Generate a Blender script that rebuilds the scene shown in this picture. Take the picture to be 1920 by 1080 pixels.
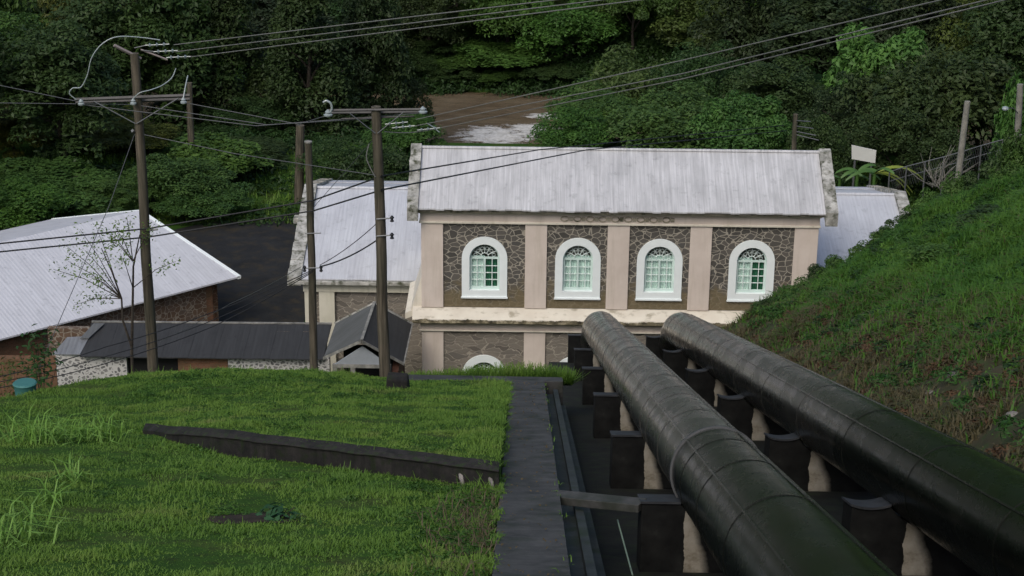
import bpy, math, random
import numpy as np
from math import radians, sin, cos, tan, pi, sqrt, exp
from mathutils import Vector, Matrix, noise as mnoise

# ------------------------------------------------------------------ camera, sky, sun, exposure
for o in list(bpy.data.objects): bpy.data.objects.remove(o)
scene = bpy.context.scene
col = scene.collection
HC = 36.5                       # camera height above the yard
FPX = 3500.0                    # focal length in pixels of a 1920 px wide picture
PITCH, ROLL, YAW = radians(21.2), radians(0.6), radians(0.4)
ROT = Matrix.Rotation(YAW, 3, 'Z') @ Matrix.Rotation(pi/2 - PITCH, 3, 'X') @ Matrix.Rotation(ROLL, 3, 'Z')
cam = bpy.data.cameras.new('camera')
cam.sensor_width = 36.0; cam.lens = FPX/1920*36; cam.clip_start = .1; cam.clip_end = 2000
camo = bpy.data.objects.new('camera', cam); col.objects.link(camo)
camo.location = (0, 0, HC); camo.rotation_euler = ROT.to_euler()
scene.camera = camo

SUN_EL, SUN_AZ = radians(47), radians(204)       # high soft light from behind the camera, a little left
world = bpy.data.worlds.new('World'); scene.world = world; world.use_nodes = True
wn = world.node_tree
sky = wn.nodes.new('ShaderNodeTexSky'); sky.sky_type = 'NISHITA'; sky.sun_disc = False
sky.sun_elevation = SUN_EL; sky.sun_rotation = SUN_AZ; sky.air_density = 1.0; sky.dust_density = 3.0; sky.ozone_density = 1.0
wn.links.new(sky.outputs[0], wn.nodes['Background'].inputs[0])
wn.nodes['Background'].inputs[1].default_value = 0.14
sun = bpy.data.lights.new('sun', 'SUN'); sun.energy = 1.15; sun.angle = radians(28); sun.color = (1, .965, .9)
suno = bpy.data.objects.new('sun', sun); col.objects.link(suno)
sd = Vector((sin(SUN_AZ)*cos(SUN_EL), cos(SUN_AZ)*cos(SUN_EL), sin(SUN_EL)))
suno.rotation_euler = sd.to_track_quat('Z', 'Y').to_euler(); suno.location = (0, 0, 80)
vs = scene.view_settings
vs.view_transform = 'Standard'; vs.look = 'None'; vs.gamma = 1; vs.exposure = 0.25
random.seed(7); rng = np.random.default_rng(7)

# ------------------------------------------------------------------ small helpers
def ray(px, py):
    return ROT @ Vector(((px-960)/FPX, (540-py)/FPX, -1))
def at(px, py, Y):
    d = ray(px, py); return Vector((0, 0, HC)) + d*(Y/d.y)
def zpl(Y): return 32.36 - .356*Y            # plane of the lawn and the steps
def zbed(Y): return 31.30 - .356*Y           # bed the pipes run over
def lerp(a, b, t): return a + (b-a)*t
def sm(a, b, x):
    t = min(1, max(0, (x-a)/(b-a))); return t*t*(3-2*t)
def interp(x, pts):
    if x <= pts[0][0]: return pts[0][1]
    for (a, b), (c, d) in zip(pts, pts[1:]):
        if x <= c: return b + (d-b)*(x-a)/(c-a)
    return pts[-1][1]
def tag(o, label=None, cat=None, group=None, kind=None):
    if label: o['label'] = label
    if cat: o['category'] = cat
    if group: o['group'] = group
    if kind: o['kind'] = kind
    return o
def empty(name, loc=(0, 0, 0), label=None, cat=None, group=None, rz=0):
    o = bpy.data.objects.new(name, None); col.objects.link(o)
    o.empty_display_size = .3; o.location = loc; o.rotation_euler.z = rz
    return tag(o, label, cat, group)
def mkobj(name, me, parent=None):
    o = bpy.data.objects.new(name, me); col.objects.link(o)
    if parent is not None:
        o.parent = parent
    return o
class MB:
    def __init__(s, origin=(0, 0, 0)): s.v = []; s.f = []; s.o = Vector(origin)
    def add(s, vs_, fs):
        k = len(s.v); s.v += [tuple(Vector(v) - s.o) for v in vs_]; s.f += [tuple(i+k for i in f) for f in fs]; return s
    def box(s, x0, x1, y0, y1, z0, z1):
        return s.add([(x0,y0,z0),(x1,y0,z0),(x1,y1,z0),(x0,y1,z0),(x0,y0,z1),(x1,y0,z1),(x1,y1,z1),(x0,y1,z1)],
              [(0,3,2,1),(4,5,6,7),(0,1,5,4),(1,2,6,5),(2,3,7,6),(3,0,4,7)])
    def slab(s, top, th):      # closed slab under a list of points (any convex polygon), thickness down
        n = len(top); b = [(p[0], p[1], p[2]-th) for p in top]
        return s.add(list(top)+b, [tuple(range(n)), tuple(range(2*n-1, n-1, -1))] + [(i, i+n, (i+1) % n+n, (i+1) % n) for i in range(n)])
    def prism(s, pts, y0, y1):  # polygon in x,z extruded along y
        n = len(pts)
        v = [(p[0], y0, p[1]) for p in pts] + [(p[0], y1, p[1]) for p in pts]
        return s.add(v, [tuple(range(n)), tuple(range(2*n-1, n-1, -1))] + [(i, i+n, (i+1) % n+n, (i+1) % n) for i in range(n)])
    def tube(s, pts, r, n=8, caps=True):
        pts = [Vector(p) for p in pts]; rs = r if isinstance(r, (list, tuple)) else [r]*len(pts)
        k0 = len(s.v); up = Vector((0, 0, 1)); prev = None
        for i, p in enumerate(pts):
            d = (pts[min(i+1, len(pts)-1)] - pts[max(i-1, 0)]).normalized()
            if prev is None:
                a = d.cross(up)
                if a.length < 1e-3: a = d.cross(Vector((1, 0, 0)))
            else: a = prev - d*prev.dot(d)
            a.normalize(); b = d.cross(a); prev = a
            for j in range(n):
                t = 2*pi*j/n; s.v.append(tuple(p + (a*cos(t) + b*sin(t))*rs[i] - s.o))
        for i in range(len(pts)-1):
            for j in range(n):
                a_, b_ = k0+i*n+j, k0+i*n+(j+1) % n
                s.f.append((a_, a_+n, b_+n, b_))
        if caps:
            s.f.append(tuple(k0+j for j in range(n))); s.f.append(tuple(k0+(len(pts)-1)*n+j for j in range(n-1, -1, -1)))
        return s
    def lathe(s, p, prof, n=8):   # prof: (r, z) around vertical through p
        return s.tube([(p[0], p[1], p[2]+z) for r, z in prof], [r for r, z in prof], n)
    def build(s, name, mat, parent=None, smooth=False, bevel=0):
        me = bpy.data.meshes.new(name); me.from_pydata(s.v, [], s.f); me.validate()
        me.materials.append(mat)
        import bmesh
        b = bmesh.new(); b.from_mesh(me); bmesh.ops.recalc_face_normals(b, faces=b.faces); b.to_mesh(me); b.free()
        if smooth:
            me.polygons.foreach_set('use_smooth', [True]*len(me.polygons))
            try: me.set_sharp_from_angle(angle=radians(40))
            except Exception: pass
        o = mkobj(name, me, parent); 
        if parent is None: o.location = s.o
        if bevel:
            m = o.modifiers.new('bevel', 'BEVEL'); m.width = bevel; m.segments = 2; m.limit_method = 'ANGLE'
        return o
def npmesh(name, verts, faces_n, mat, parent=None, smooth=False):   # verts (k, n, 3) each row one n-gon
    k, n = verts.shape[0], verts.shape[1]
    me = bpy.data.meshes.new(name)
    me.vertices.add(k*n); me.vertices.foreach_set('co', verts.reshape(-1).astype(np.float32))
    me.loops.add(k*n); me.loops.foreach_set('vertex_index', np.arange(k*n, dtype=np.int32))
    me.polygons.add(k); me.polygons.foreach_set('loop_start', np.arange(0, k*n, n, dtype=np.int32))
    me.update(calc_edges=True); me.materials.append(mat)
    return me
def copy_tree(o, parent=None):
    c = o.copy(); col.objects.link(c)
    if parent is not None: c.parent = parent
    for ch in list(o.children): copy_tree(ch, c)
    return c

# ------------------------------------------------------------------ materials
class NT:
    def __init__(s, name, rough=.8, spec=.3):
        s.m = bpy.data.materials.new(name); s.m.use_nodes = True; s.t = s.m.node_tree
        s.p = s.t.nodes['Principled BSDF']; s.p.inputs['Roughness'].default_value = rough
        s.p.inputs['Specular IOR Level'].default_value = spec
        s.tc = s.t.nodes.new('ShaderNodeTexCoord')
    def n(s, t, **k):
        nd = s.t.nodes.new(t)
        for a, b in k.items():
            if hasattr(nd, a): setattr(nd, a, b)
        return nd
    def L(s, a, b): s.t.links.new(a, b)
    def coord(s, scale=(1, 1, 1), rot=(0, 0, 0), which='Object'):
        mp = s.n('ShaderNodeMapping'); mp.inputs['Scale'].default_value = scale; mp.inputs['Rotation'].default_value = rot
        s.L(s.tc.outputs[which], mp.inputs[0]); return mp.outputs[0]
    def noise(s, scale, vec=None, detail=4, rough=.55, dist=0):
        nd = s.n('ShaderNodeTexNoise'); nd.inputs['Scale'].default_value = scale; nd.inputs['Detail'].default_value = detail
        nd.inputs['Roughness'].default_value = rough; nd.inputs['Distortion'].default_value = dist
        s.L(vec if vec is not None else s.tc.outputs['Object'], nd.inputs['Vector']); return nd.outputs['Fac']
    def ramp(s, fac, stops):
        r = s.n('ShaderNodeValToRGB'); e = r.color_ramp.elements
        while len(e) < len(stops): e.new(.5)
        for el, (p, c) in zip(e, stops):
            el.position = p; el.color = (c[0], c[1], c[2], 1) if isinstance(c, (tuple, list)) else (c, c, c, 1)
        s.L(fac, r.inputs[0]); return r.outputs[0]
    def mix(s, f, a, b, mode='MIX'):
        m = s.n('ShaderNodeMix'); m.data_type = 'RGBA'; m.blend_type = mode
        for inp, v in ((m.inputs[0], f), (m.inputs[6], a), (m.inputs[7], b)):
            if isinstance(v, bpy.types.NodeSocket): s.L(v, inp)
            elif isinstance(v, (tuple, list)): inp.default_value = (v[0], v[1], v[2], 1)
            else: inp.default_value = v
        return m.outputs[2]
    def math(s, op, a, b=0.0):
        m = s.n('ShaderNodeMath'); m.operation = op
        for inp, v in ((m.inputs[0], a), (m.inputs[1], b)):
            if isinstance(v, bpy.types.NodeSocket): s.L(v, inp)
            else: inp.default_value = v
        return m.outputs[0]
    def sep(s, vec=None):
        x = s.n('ShaderNodeSeparateXYZ'); s.L(vec if vec is not None else s.tc.outputs['Object'], x.inputs[0]); return x.outputs
    def bump(s, h, strength=.3, dist=.02):
        b = s.n('ShaderNodeBump'); b.inputs['Strength'].default_value = strength; b.inputs['Distance'].default_value = dist
        s.L(h, b.inputs['Height']); s.L(b.outputs[0], s.p.inputs['Normal'])
    def out(s, c):
        if isinstance(c, (tuple, list)): s.p.inputs['Base Color'].default_value = (c[0], c[1], c[2], 1)
        else: s.L(c, s.p.inputs['Base Color'])
        return s.m

def m_plain(name, c, rough=.7, var=.25, scale=6, spec=.3, metal=0):
    t = NT(name, rough, spec); t.p.inputs['Metallic'].default_value = metal
    f = t.noise(scale, detail=6)
    return t.out(t.mix(f, [x*(1-var) for x in c], [min(1, x*(1+var)) for x in c]))
def m_concrete(name, lo, hi, rough=.85, scale=1.2, moss=None, spec=.25, streak=None):
    t = NT(name, rough, spec)
    f = t.noise(scale, detail=9, rough=.68)
    c = t.ramp(f, [(.33, lo), (.68, hi)])
    if moss: c = t.mix(t.ramp(t.noise(scale*1.9, detail=7), [(.5, 0), (.68, 1)]), c, moss)
    if streak: c = t.mix(t.ramp(t.noise(1, t.coord(streak), detail=5), [(.45, 0), (.75, .7)]), c, [x*.45 for x in lo])
    t.bump(t.noise(scale*14, detail=4), .5, .015)
    return t.out(c)
def m_masonry(name, stones, mortar, scale=(2.4, 2.4, 3.1), width=.05, rough=.85, grime=None, dist=.35):
    t = NT(name, rough, .2)
    nz = t.n('ShaderNodeTexNoise'); nz.inputs['Scale'].default_value = 1.3; nz.inputs['Detail'].default_value = 3
    t.L(t.tc.outputs['Object'], nz.inputs['Vector'])
    vm = t.n('ShaderNodeVectorMath'); vm.operation = 'MULTIPLY_ADD'; vm.inputs[1].default_value = (dist, dist, dist)
    t.L(nz.outputs['Color'], vm.inputs[0]); t.L(t.tc.outputs['Object'], vm.inputs[2])
    mp = t.n('ShaderNodeMapping'); mp.inputs['Scale'].default_value = scale; t.L(vm.outputs[0], mp.inputs[0])
    v1 = t.n('ShaderNodeTexVoronoi'); v1.inputs['Scale'].default_value = 1; t.L(mp.outputs[0], v1.inputs['Vector'])
    v2 = t.n('ShaderNodeTexVoronoi'); v2.feature = 'DISTANCE_TO_EDGE'; v2.inputs['Scale'].default_value = 1; t.L(mp.outputs[0], v2.inputs['Vector'])
    sx = t.sep(v1.outputs['Color'])
    c = t.ramp(sx[0], [(i/(len(stones)-1), s_) for i, s_ in enumerate(stones)])
    c = t.mix(t.noise(9, detail=5), c, [x*1.6 for x in stones[0]], 'MIX')
    wv = t.math('MULTIPLY', t.noise(2.3), width*1.9)
    mk = t.math('LESS_THAN', v2.outputs['Distance'], wv)
    c = t.mix(mk, c, mortar)
    if grime:   # damp, lichen-covered courses at the foot of the panel (z range)
        z = t.sep()[2]
        g = t.math('ADD', t.math('MULTIPLY', t.noise(2.2, detail=6), 1.6), t.math('MULTIPLY', z, -1/grime[1]))
        g = t.ramp(t.math('ADD', g, grime[0]), [(.35, 0), (.75, .85)])
        c = t.mix(g, c, t.mix(t.noise(5, detail=6), grime[2], grime[3]))
    t.bump(t.math('MINIMUM', v2.outputs['Distance'], .12), .9, .06)
    return t.out(c)

M = {}
M['grass_soil'] = None
t = NT('lawn_ground', .95, .1)
f = t.noise(.55, detail=7, rough=.65); f2 = t.noise(3.5, detail=5)
c = t.ramp(f, [(.3, (.022, .055, .009)), (.5, (.034, .08, .011)), (.68, (.055, .072, .018))])
c = t.mix(t.ramp(f2, [(.5, 0), (.75, .6)]), c, (.022, .018, .010)); t.bump(t.noise(14), .6, .05)
M['ground'] = t.out(c)
def m_grass(name, cols, scale=.5):
    t = NT(name, .6, .25)
    f = t.noise(scale, detail=6, rough=.62)
    c = t.ramp(f, [(.3, cols[0]), (.47, cols[1]), (.6, cols[2]), (.74, cols[3])])
    c = t.mix(t.math('MULTIPLY', t.noise(23, detail=2), .8), c, cols[1], 'MIX')
    tr = t.n('ShaderNodeBsdfTranslucent'); t.L(c, tr.inputs[0])
    mx = t.n('ShaderNodeMixShader'); mx.inputs[0].default_value = .3
    t.L(t.p.outputs[0], mx.inputs[1]); t.L(tr.outputs[0], mx.inputs[2])
    t.L(mx.outputs[0], t.t.nodes['Material Output'].inputs[0])
    return t.out(c)
M['grass'] = m_grass('lawn_grass', [(.05, .120, .018), (.09, .175, .024), (.13, .215, .033), (.19, .19, .07)], .6)
M['drystalk'] = m_grass('dead_stalks', [(.05, .035, .02), (.09, .07, .04), (.14, .11, .07), (.08, .09, .03)], 2)
M['bankgrass'] = m_grass('bank_grass', [(.025, .075, .012), (.05, .13, .015), (.085, .18, .022), (.10, .10, .035)], .35)
M['drygrass'] = m_grass('dry_bank_grass', [(.045, .075, .018), (.085, .075, .035), (.13, .105, .06), (.06, .10, .022)], .6)
M['tallgrass'] = m_grass('tall_grass', [(.11, .24, .03), (.15, .29, .05), (.20, .34, .08), (.26, .36, .12)], 3)
t = NT('leaves', .55, .3)
oi = t.n('ShaderNodeObjectInfo')
f = t.noise(.7, detail=4)
c = t.mix(t.ramp(f, [(.35, 0), (.7, 1)]), t.mix(1, oi.outputs['Color'], (.72, .76, .7), 'MULTIPLY'), t.mix(1, oi.outputs['Color'], (1.5, 1.42, 1.25), 'MULTIPLY'))
c = t.mix(t.ramp(t.noise(9, detail=1), [(.55, 0), (.75, .35)]), c, t.mix(1, oi.outputs['Color'], (1.9, 1.6, 1.2), 'MULTIPLY'))
tr = t.n('ShaderNodeBsdfTranslucent'); t.L(c, tr.inputs[0])
mx = t.n('ShaderNodeMixShader'); mx.inputs[0].default_value = .38
t.L(t.p.outputs[0], mx.inputs[1]); t.L(tr.outputs[0], mx.inputs[2]); t.L(mx.outputs[0], t.t.nodes['Material Output'].inputs[0])
M['leaf'] = t.out(c)
M['bark'] = m_concrete('bark', (.022, .018, .014), (.06, .05, .04), .9, 5)
t = NT('weathered_pole_wood', .85, .2)
c = t.ramp(t.noise(1, t.coord((14, 14, .8)), detail=6), [(.32, (.032, .027, .020)), (.68, (.135, .115, .085))])
c = t.mix(t.ramp(t.noise(.6, detail=3), [(.45, 0), (.65, .6)]), c, (.035, .04, .025)); t.bump(t.noise(1, t.coord((30, 30, 1.2))), .5, .01)
M['pole'] = t.out(c)
t = NT('steps_concrete', .75, .35)
c = t.ramp(t.noise(1, t.coord((2.2, 3.2, 2.2)), detail=9, rough=.72), [(.3, (.022, .022, .021)), (.7, (.074, .073, .070))])
c = t.mix(t.ramp(t.noise(1.6, detail=8), [(.5, 0), (.66, .75)]), c, (.016, .021, .012))
c = t.mix(t.ramp(t.noise(1, t.coord((1.5, 16, 1)), detail=3), [(.70, 0), (.76, .55)]), c, (.16, .16, .15)); t.bump(t.noise(22), .4, .01)
M['steps'] = t.out(c)
M['bed'] = m_concrete('damp_bed_concrete', (.0035, .004, .0035), (.013, .0145, .012), .9, 1.4, moss=(.013, .020, .008))
M['gutter'] = m_concrete('gutter_concrete', (.016, .020, .021), (.045, .052, .053), .7, 1.1, moss=(.02, .03, .016))
# saddle: weather-blackened block with a sheltered pale patch under the pipe
def m_saddle(name, x0, x1):
    t = NT(name, .85, .12)
    s_ = t.sep(); edge = t.math('ADD', s_[0], t.math('MULTIPLY', t.noise(3.5, detail=6), .16))
    dark = t.ramp(t.noise(3, detail=8), [(.3, (.004, .0043, .0045)), (.62, (.013, .0135, .013)), (.8, (.03, .031, .028))])
    pale = t.ramp(t.noise(3.5, detail=8, rough=.7), [(.3, (.13, .11, .075)), (.5, (.28, .255, .21)), (.8, (.38, .36, .315))])
    fr = t.math('GREATER_THAN', edge, x0+.08)
    low = t.ramp(t.math('ADD', s_[2], t.math('MULTIPLY', t.noise(4, detail=5), .5)), [(.45, 0), (.8, 1)])
    fr2 = t.ramp(t.math('SUBTRACT', x1+.6, t.math('ADD', t.math('ADD', s_[0], t.math('MULTIPLY', s_[2], .26)), t.math('MULTIPLY', t.noise(1.8, detail=7), .3))), [(.0, 0), (.14, 1)])
    c = t.mix(t.math('MULTIPLY', t.math('MULTIPLY', fr, fr2), low), dark, pale); t.bump(t.noise(9, detail=6), .5, .02)
    return t.out(c)
M['saddle'] = m_saddle('saddle_concrete', .63, .72); M['saddle2'] = m_saddle('saddle_concrete_wide', .80, .95)
t = NT('saddle_cap', .7, .3)
M['saddle_cap'] = t.out(t.ramp(t.noise(4, detail=7), [(.3, (.016, .018, .021)), (.7, (.042, .045, .050))]))
# pipe
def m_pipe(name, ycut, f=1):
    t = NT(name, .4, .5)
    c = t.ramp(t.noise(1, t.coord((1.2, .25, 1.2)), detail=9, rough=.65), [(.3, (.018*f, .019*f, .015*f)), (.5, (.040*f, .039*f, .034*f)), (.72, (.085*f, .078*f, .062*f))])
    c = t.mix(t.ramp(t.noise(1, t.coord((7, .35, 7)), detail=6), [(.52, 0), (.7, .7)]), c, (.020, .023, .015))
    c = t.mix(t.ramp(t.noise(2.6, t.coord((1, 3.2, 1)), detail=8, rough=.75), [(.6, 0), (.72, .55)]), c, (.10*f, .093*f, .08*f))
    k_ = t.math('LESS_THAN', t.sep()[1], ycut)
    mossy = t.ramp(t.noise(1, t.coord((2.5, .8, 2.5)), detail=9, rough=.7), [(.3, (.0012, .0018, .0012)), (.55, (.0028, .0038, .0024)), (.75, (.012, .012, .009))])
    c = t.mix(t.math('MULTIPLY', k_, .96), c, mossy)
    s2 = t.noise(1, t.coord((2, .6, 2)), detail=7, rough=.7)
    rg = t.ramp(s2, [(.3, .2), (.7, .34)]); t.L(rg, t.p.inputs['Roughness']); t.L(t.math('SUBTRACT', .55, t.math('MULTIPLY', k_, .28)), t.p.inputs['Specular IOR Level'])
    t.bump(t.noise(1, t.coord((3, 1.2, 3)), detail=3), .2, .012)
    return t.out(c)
M['pipe'] = m_pipe('pipe_paint', -5.4, .62); M['pipe2'] = m_pipe('pipe_paint_mossy_shaded', -1.6, .36)  # right pipe: whole colour darkened for the bank's shade, moss on the near end
M['pipeband'] = m_plain('pipe_band', (.05, .052, .054), .5, .4, 4, .5)
# buildings
def m_plaster(name, a, b, dirt):
    t = NT(name, .85, .2)
    c = t.ramp(t.noise(.9, detail=7, rough=.6), [(.3, a), (.7, b)])
    c = t.mix(t.ramp(t.noise(1, t.coord((5, 5, .5)), detail=6), [(.52, 0), (.8, .45)]), c, dirt)
    c = t.mix(t.ramp(t.noise(6, detail=9, rough=.7), [(.6, 0), (.75, .3)]), c, dirt)
    t.bump(t.noise(18), .25, .01)
    return t.out(c)
M['plaster'] = m_plaster('pink_cream_plaster', (.53, .455, .395), (.62, .545, .48), (.38, .33, .25))
M['cream'] = m_plaster('cream_plaster', (.60, .555, .46), (.68, .635, .54), (.30, .26, .17))
M['wingplaster'] = m_plaster('wing_plaster', (.50, .48, .38), (.60, .57, .47), (.22, .2, .13))
M['coping'] = m_concrete('lichen_coping', (.13, .13, .11), (.52, .51, .47), .9, 1.8, moss=(.05, .055, .03))
M['cornice'] = m_concrete('cornice_plaster', (.20, .18, .13), (.42, .38, .30), .9, 1.6, moss=(.08, .08, .05))
M['stone'] = m_masonry('dark_stone', [(.05, .047, .042), (.10, .092, .08), (.145, .13, .11), (.075, .074, .07)], (.30, .275, .225), (3.0, 3.0, 4.3), .055, grime=(3.02, 1.9, (.10, .085, .04), (.20, .155, .095)))
M['lowstone'] = m_masonry('brown_stone', [(.09, .08, .068), (.20, .18, .15), (.25, .22, .18), (.12, .112, .10)], (.30, .27, .22), (1.6, 1.6, 5.0), .03, dist=.6)
M['rubble'] = m_masonry('white_jointed_rubble', [(.08, .08, .08), (.17, .165, .16), (.3, .29, .27)], (.46, .45, .43), (5.2, 5.2, 6.4), .17)
M['rubble_brown'] = m_masonry('brown_rubble', [(.07, .045, .03), (.14, .09, .06), (.10, .09, .08)], (.22, .19, .15), (3.4, 3.4, 4.6), .06)
t = NT('old_brick', .9, .15)
bk = t.n('ShaderNodeTexBrick'); bk.inputs['Scale'].default_value = 3.6; bk.inputs['Color1'].default_value = (.13, .055, .03, 1)
bk.inputs['Color2'].default_value = (.20, .09, .05, 1); bk.inputs['Mortar'].default_value = (.14, .11, .08, 1); bk.inputs['Mortar Size'].default_value = .03
t.L(t.coord((1, 1, 1), (radians(90), 0, 0)), bk.inputs['Vector'])
M['brick'] = t.out(t.mix(t.ramp(t.noise(1.5, detail=7), [(.4, 0), (.75, .75)]), bk.outputs[0], (.07, .06, .03)))
M['white'] = m_plain('white_trim', (.74, .79, .78), .6, .08, 3)
M['mint'] = m_plain('mint_frame', (.55, .68, .63), .5, .12, 3)
M['curtain'] = m_plain('curtain', (.74, .79, .78), .9, .15, 4)
M['greenpanel'] = m_plain('green_panel', (.04, .14, .085), .9, .8, 5)  # for panels added behind the glass where the unlit room came out black
M['inside'] = m_plain('room_dark', (.02, .03, .025), .9, .2, 2)
t = NT('window_glass', .06, .5)
gl = t.n('ShaderNodeBsdfGlossy'); gl.inputs['Roughness'].default_value = .04; gl.inputs[0].default_value = (.8, .9, .86, 1)
tp = t.n('ShaderNodeBsdfTransparent'); tp.inputs[0].default_value = (.86, .97, .92, 1)
fr = t.n('ShaderNodeFresnel'); fr.inputs[0].default_value = 1.5
mx = t.n('ShaderNodeMixShader'); t.L(fr.outputs[0], mx.inputs[0]); t.L(tp.outputs[0], mx.inputs[1]); t.L(gl.outputs[0], mx.inputs[2])
t.L(mx.outputs[0], t.t.nodes['Material Output'].inputs[0]); M['glass'] = t.m
def m_roof(name, base, dirt, rot=0, cs=(1, 1, 1), amount=.6, rough=.55, corr=.25):
    t = NT(name, rough, .4)
    v = t.coord((1, 1, 1), (0, 0, rot))
    def st(sx, sy, **k):
        mp = t.n('ShaderNodeMapping'); mp.inputs['Scale'].default_value = (sx, sy, sy); t.L(v, mp.inputs[0]); return t.noise(1, mp.outputs[0], **k)
    a = t.ramp(st(11, .3, detail=8, rough=.75), [(.38, 0), (.72, amount)])
    c = t.mix(a, base, dirt)
    c = t.mix(t.ramp(st(1.2, .5, detail=5), [(.42, 0), (.75, amount*.7)]), c, dirt)
    c = t.mix(t.ramp(t.noise(2.5, detail=8, rough=.7), [(.55, 0), (.75, .45)]), c, [x*.45 for x in dirt])
    sx = t.sep(v)[0]
    w = t.math('SINE', t.math('MULTIPLY', sx, 2*pi/.19))
    t.bump(w, corr, .02)
    return t.out(c)
M['roof'] = m_roof('silver_tin_roof', (.55, .55, .555), (.22, .22, .22), amount=.7, corr=.14)
M['wingroof'] = m_roof('wing_tin_roof', (.52, .535, .56), (.30, .30, .32), amount=.55, corr=.16)
M['houseroof'] = m_roof('house_tin_roof', (.55, .555, .58), (.34, .345, .36), rot=radians(-40), amount=.55, corr=.16)
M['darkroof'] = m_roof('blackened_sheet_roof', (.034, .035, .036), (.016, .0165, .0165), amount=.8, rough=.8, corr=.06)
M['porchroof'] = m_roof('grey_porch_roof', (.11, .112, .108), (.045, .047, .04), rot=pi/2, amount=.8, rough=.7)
M['verge'] = m_concrete('verge_board', (.10, .10, .09), (.30, .29, .26), .8, 3)
M['asphalt'] = m_concrete('yard_asphalt', (.010, .0105, .011), (.024, .0245, .024), .85, .6, moss=(.034, .028, .018))
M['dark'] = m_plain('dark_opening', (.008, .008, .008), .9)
M['greypanel'] = m_plain('grey_gable_board', (.25, .27, .29), .7, .15)
M['steel'] = m_plain('galvanised_steel', (.14, .145, .145), .45, .3, 8, .5, .5)
M['porcelain'] = m_plain('porcelain', (.26, .30, .30), .25, .1, 5, .6)
M['wirelight'] = m_plain('bare_wire', (.15, .15, .14), .5, .1)
M['cable'] = m_plain('black_cable', (.015, .016, .018), .6, .1)
M['wiremid'] = m_plain('grey_wire', (.07, .075, .08), .6, .1)
M['arm'] = m_plain('crossarm_wood', (.10, .095, .09), .8, .4, 3)
M['armpale'] = m_plain('pale_crossarm', (.26, .22, .21), .8, .2, 3)
M['teal'] = m_plain('teal_plastic', (.045, .15, .14), .6, .25, 2)
M['board'] = m_plain('white_signboard', (.50, .50, .46), .7, .1, 1)
M['concretepost'] = m_concrete('pale_concrete_post', (.12, .115, .10), (.26, .25, .21), .85, 2)
M['soil'] = m_concrete('bare_soil', (.016, .012, .008), (.045, .032, .022), .95, 4)
M['rock'] = m_concrete('rock', (.08, .075, .07), (.28, .26, .24), .9, 3)
M['ochreleaf'] = m_plain('yellow_leaf', (.16, .20, .03), .55, .3, 2)
M['bananaleaf'] = m_plain('banana_leaf', (.05, .11, .022), .5, .4, 2)
t = NT('river_water', .16, .5)
n1 = t.noise(1, t.coord((.35, 1.0, 1)), detail=5)
c = t.ramp(n1, [(.3, (.095, .068, .042)), (.7, (.16, .125, .083))])
s_ = t.sep()
def blob(cx, cy, rx, ry):
    dx = t.math('POWER', t.math('DIVIDE', t.math('SUBTRACT', s_[0], cx), rx), 2.0)
    dy = t.math('POWER', t.math('DIVIDE', t.math('SUBTRACT', s_[1], cy), ry), 2.0)
    return t.math('SUBTRACT', 1.15, t.math('ADD', dx, dy))
M['_water'] = (t, c, s_, blob)

# ------------------------------------------------------------------ terrain: one sheet
EDGE = [(-60, 30), (-14, 34), (-12.2, 39), (-11, 43.5), (-9.5, 47), (-7.5, 48.0), (-5.2, 47.4), (-3.5, 46.3), (2, 46.0)]
WALL = [(-40, 33), (-9.5, 33.3), (-8.2, 33.1), (-7.1, 32.3), (-6.4, 31.15), (-5.5, 29.9), (-4.4, 28.75), (-3.0, 27.75), (-1.7, 26.7), (-.33, 25.6)]
XW0, XW1 = -.32, .57
def nz(x, y, s, o=0): return mnoise.noise(Vector((x*s+o, y*s-o, o*.37)))
def yard(X, Y):
    z = 0.0
    if Y > 118: z -= 7.0*sm(120, 137, Y)
    if Y > 151: z += .45*(Y-151)
    if Y > 120:
        z += nz(X, Y, .05, 3)*2.5*sm(160, 180, Y)
    side = max(0, abs(X-5)-45); z += min(30, side*.35)*sm(60, 90, Y)
    return z
def height(X, Y):
    base = yard(X, Y)
    hill = zpl(Y)
    # lawn and everything left of the steps
    if X < 1.0:
        ye = interp(X, EDGE); yw = interp(X, WALL)
        h = hill + .05*nz(X, Y, .5, 1) + .035*nz(X, Y, 1.3, 2)
        if X < XW0:
            fade = .25*sm(-8.4, -7.2, X)+.75*sm(-7.6, -4.8, X)
            if Y > yw:
                t_ = (Y-yw)/max(1, ye-yw)
                h += .38*fade*(1-t_)*sm(.10, .17, Y-yw) + .34*exp(-((X+7.8)/2.6)**2-((Y-43.5)/3)**2)
        h -= .05*sm(-.6, -.33, X) 
        if X > XW0-.02: h -= .5
        if X < -14: h -= (-14-X)*.25
        if Y > ye: h -= (Y-ye)*.32 + .22*(1-exp(-(Y-ye)*1.2))
        if Y > ye+8: h -= (Y-ye-8)*.3
        return max(base, h)
    # pipe bed
    h = zbed(Y)
    if Y > 67: h -= (Y-67)*1.1
    toe = 7.25
    if X > toe:
        b = (X-toe)*.62 + .75*nz(X, Y, .28, 5)*sm(toe, toe+3, X) + .28*nz(X, Y, 1.1, 6)*sm(toe, toe+1, X)
        b += 1.1*sm(0, 3, X-toe)*.25
        h = zbed(Y) + b
        yb = 74 + .5*nz(X, Y, .4, 8)
        if Y > yb: h -= (Y-yb)*1.25
        if X > 19: h = max(h, 0) 
    if X > 24: h = min(h, zbed(Y) + 10.3 + (X-24)*.2 - max(0, Y-74)*1.25)
    return max(base, h) if not (1.0 <= X <= 7.35) else max(base, h)
def grid_lines(segs):
    out = []
    for a, b, st in segs:
        n = max(1, round((b-a)/st)); out += [a+(b-a)*i/n for i in range(n)]
    return out + [segs[-1][1]]
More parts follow.
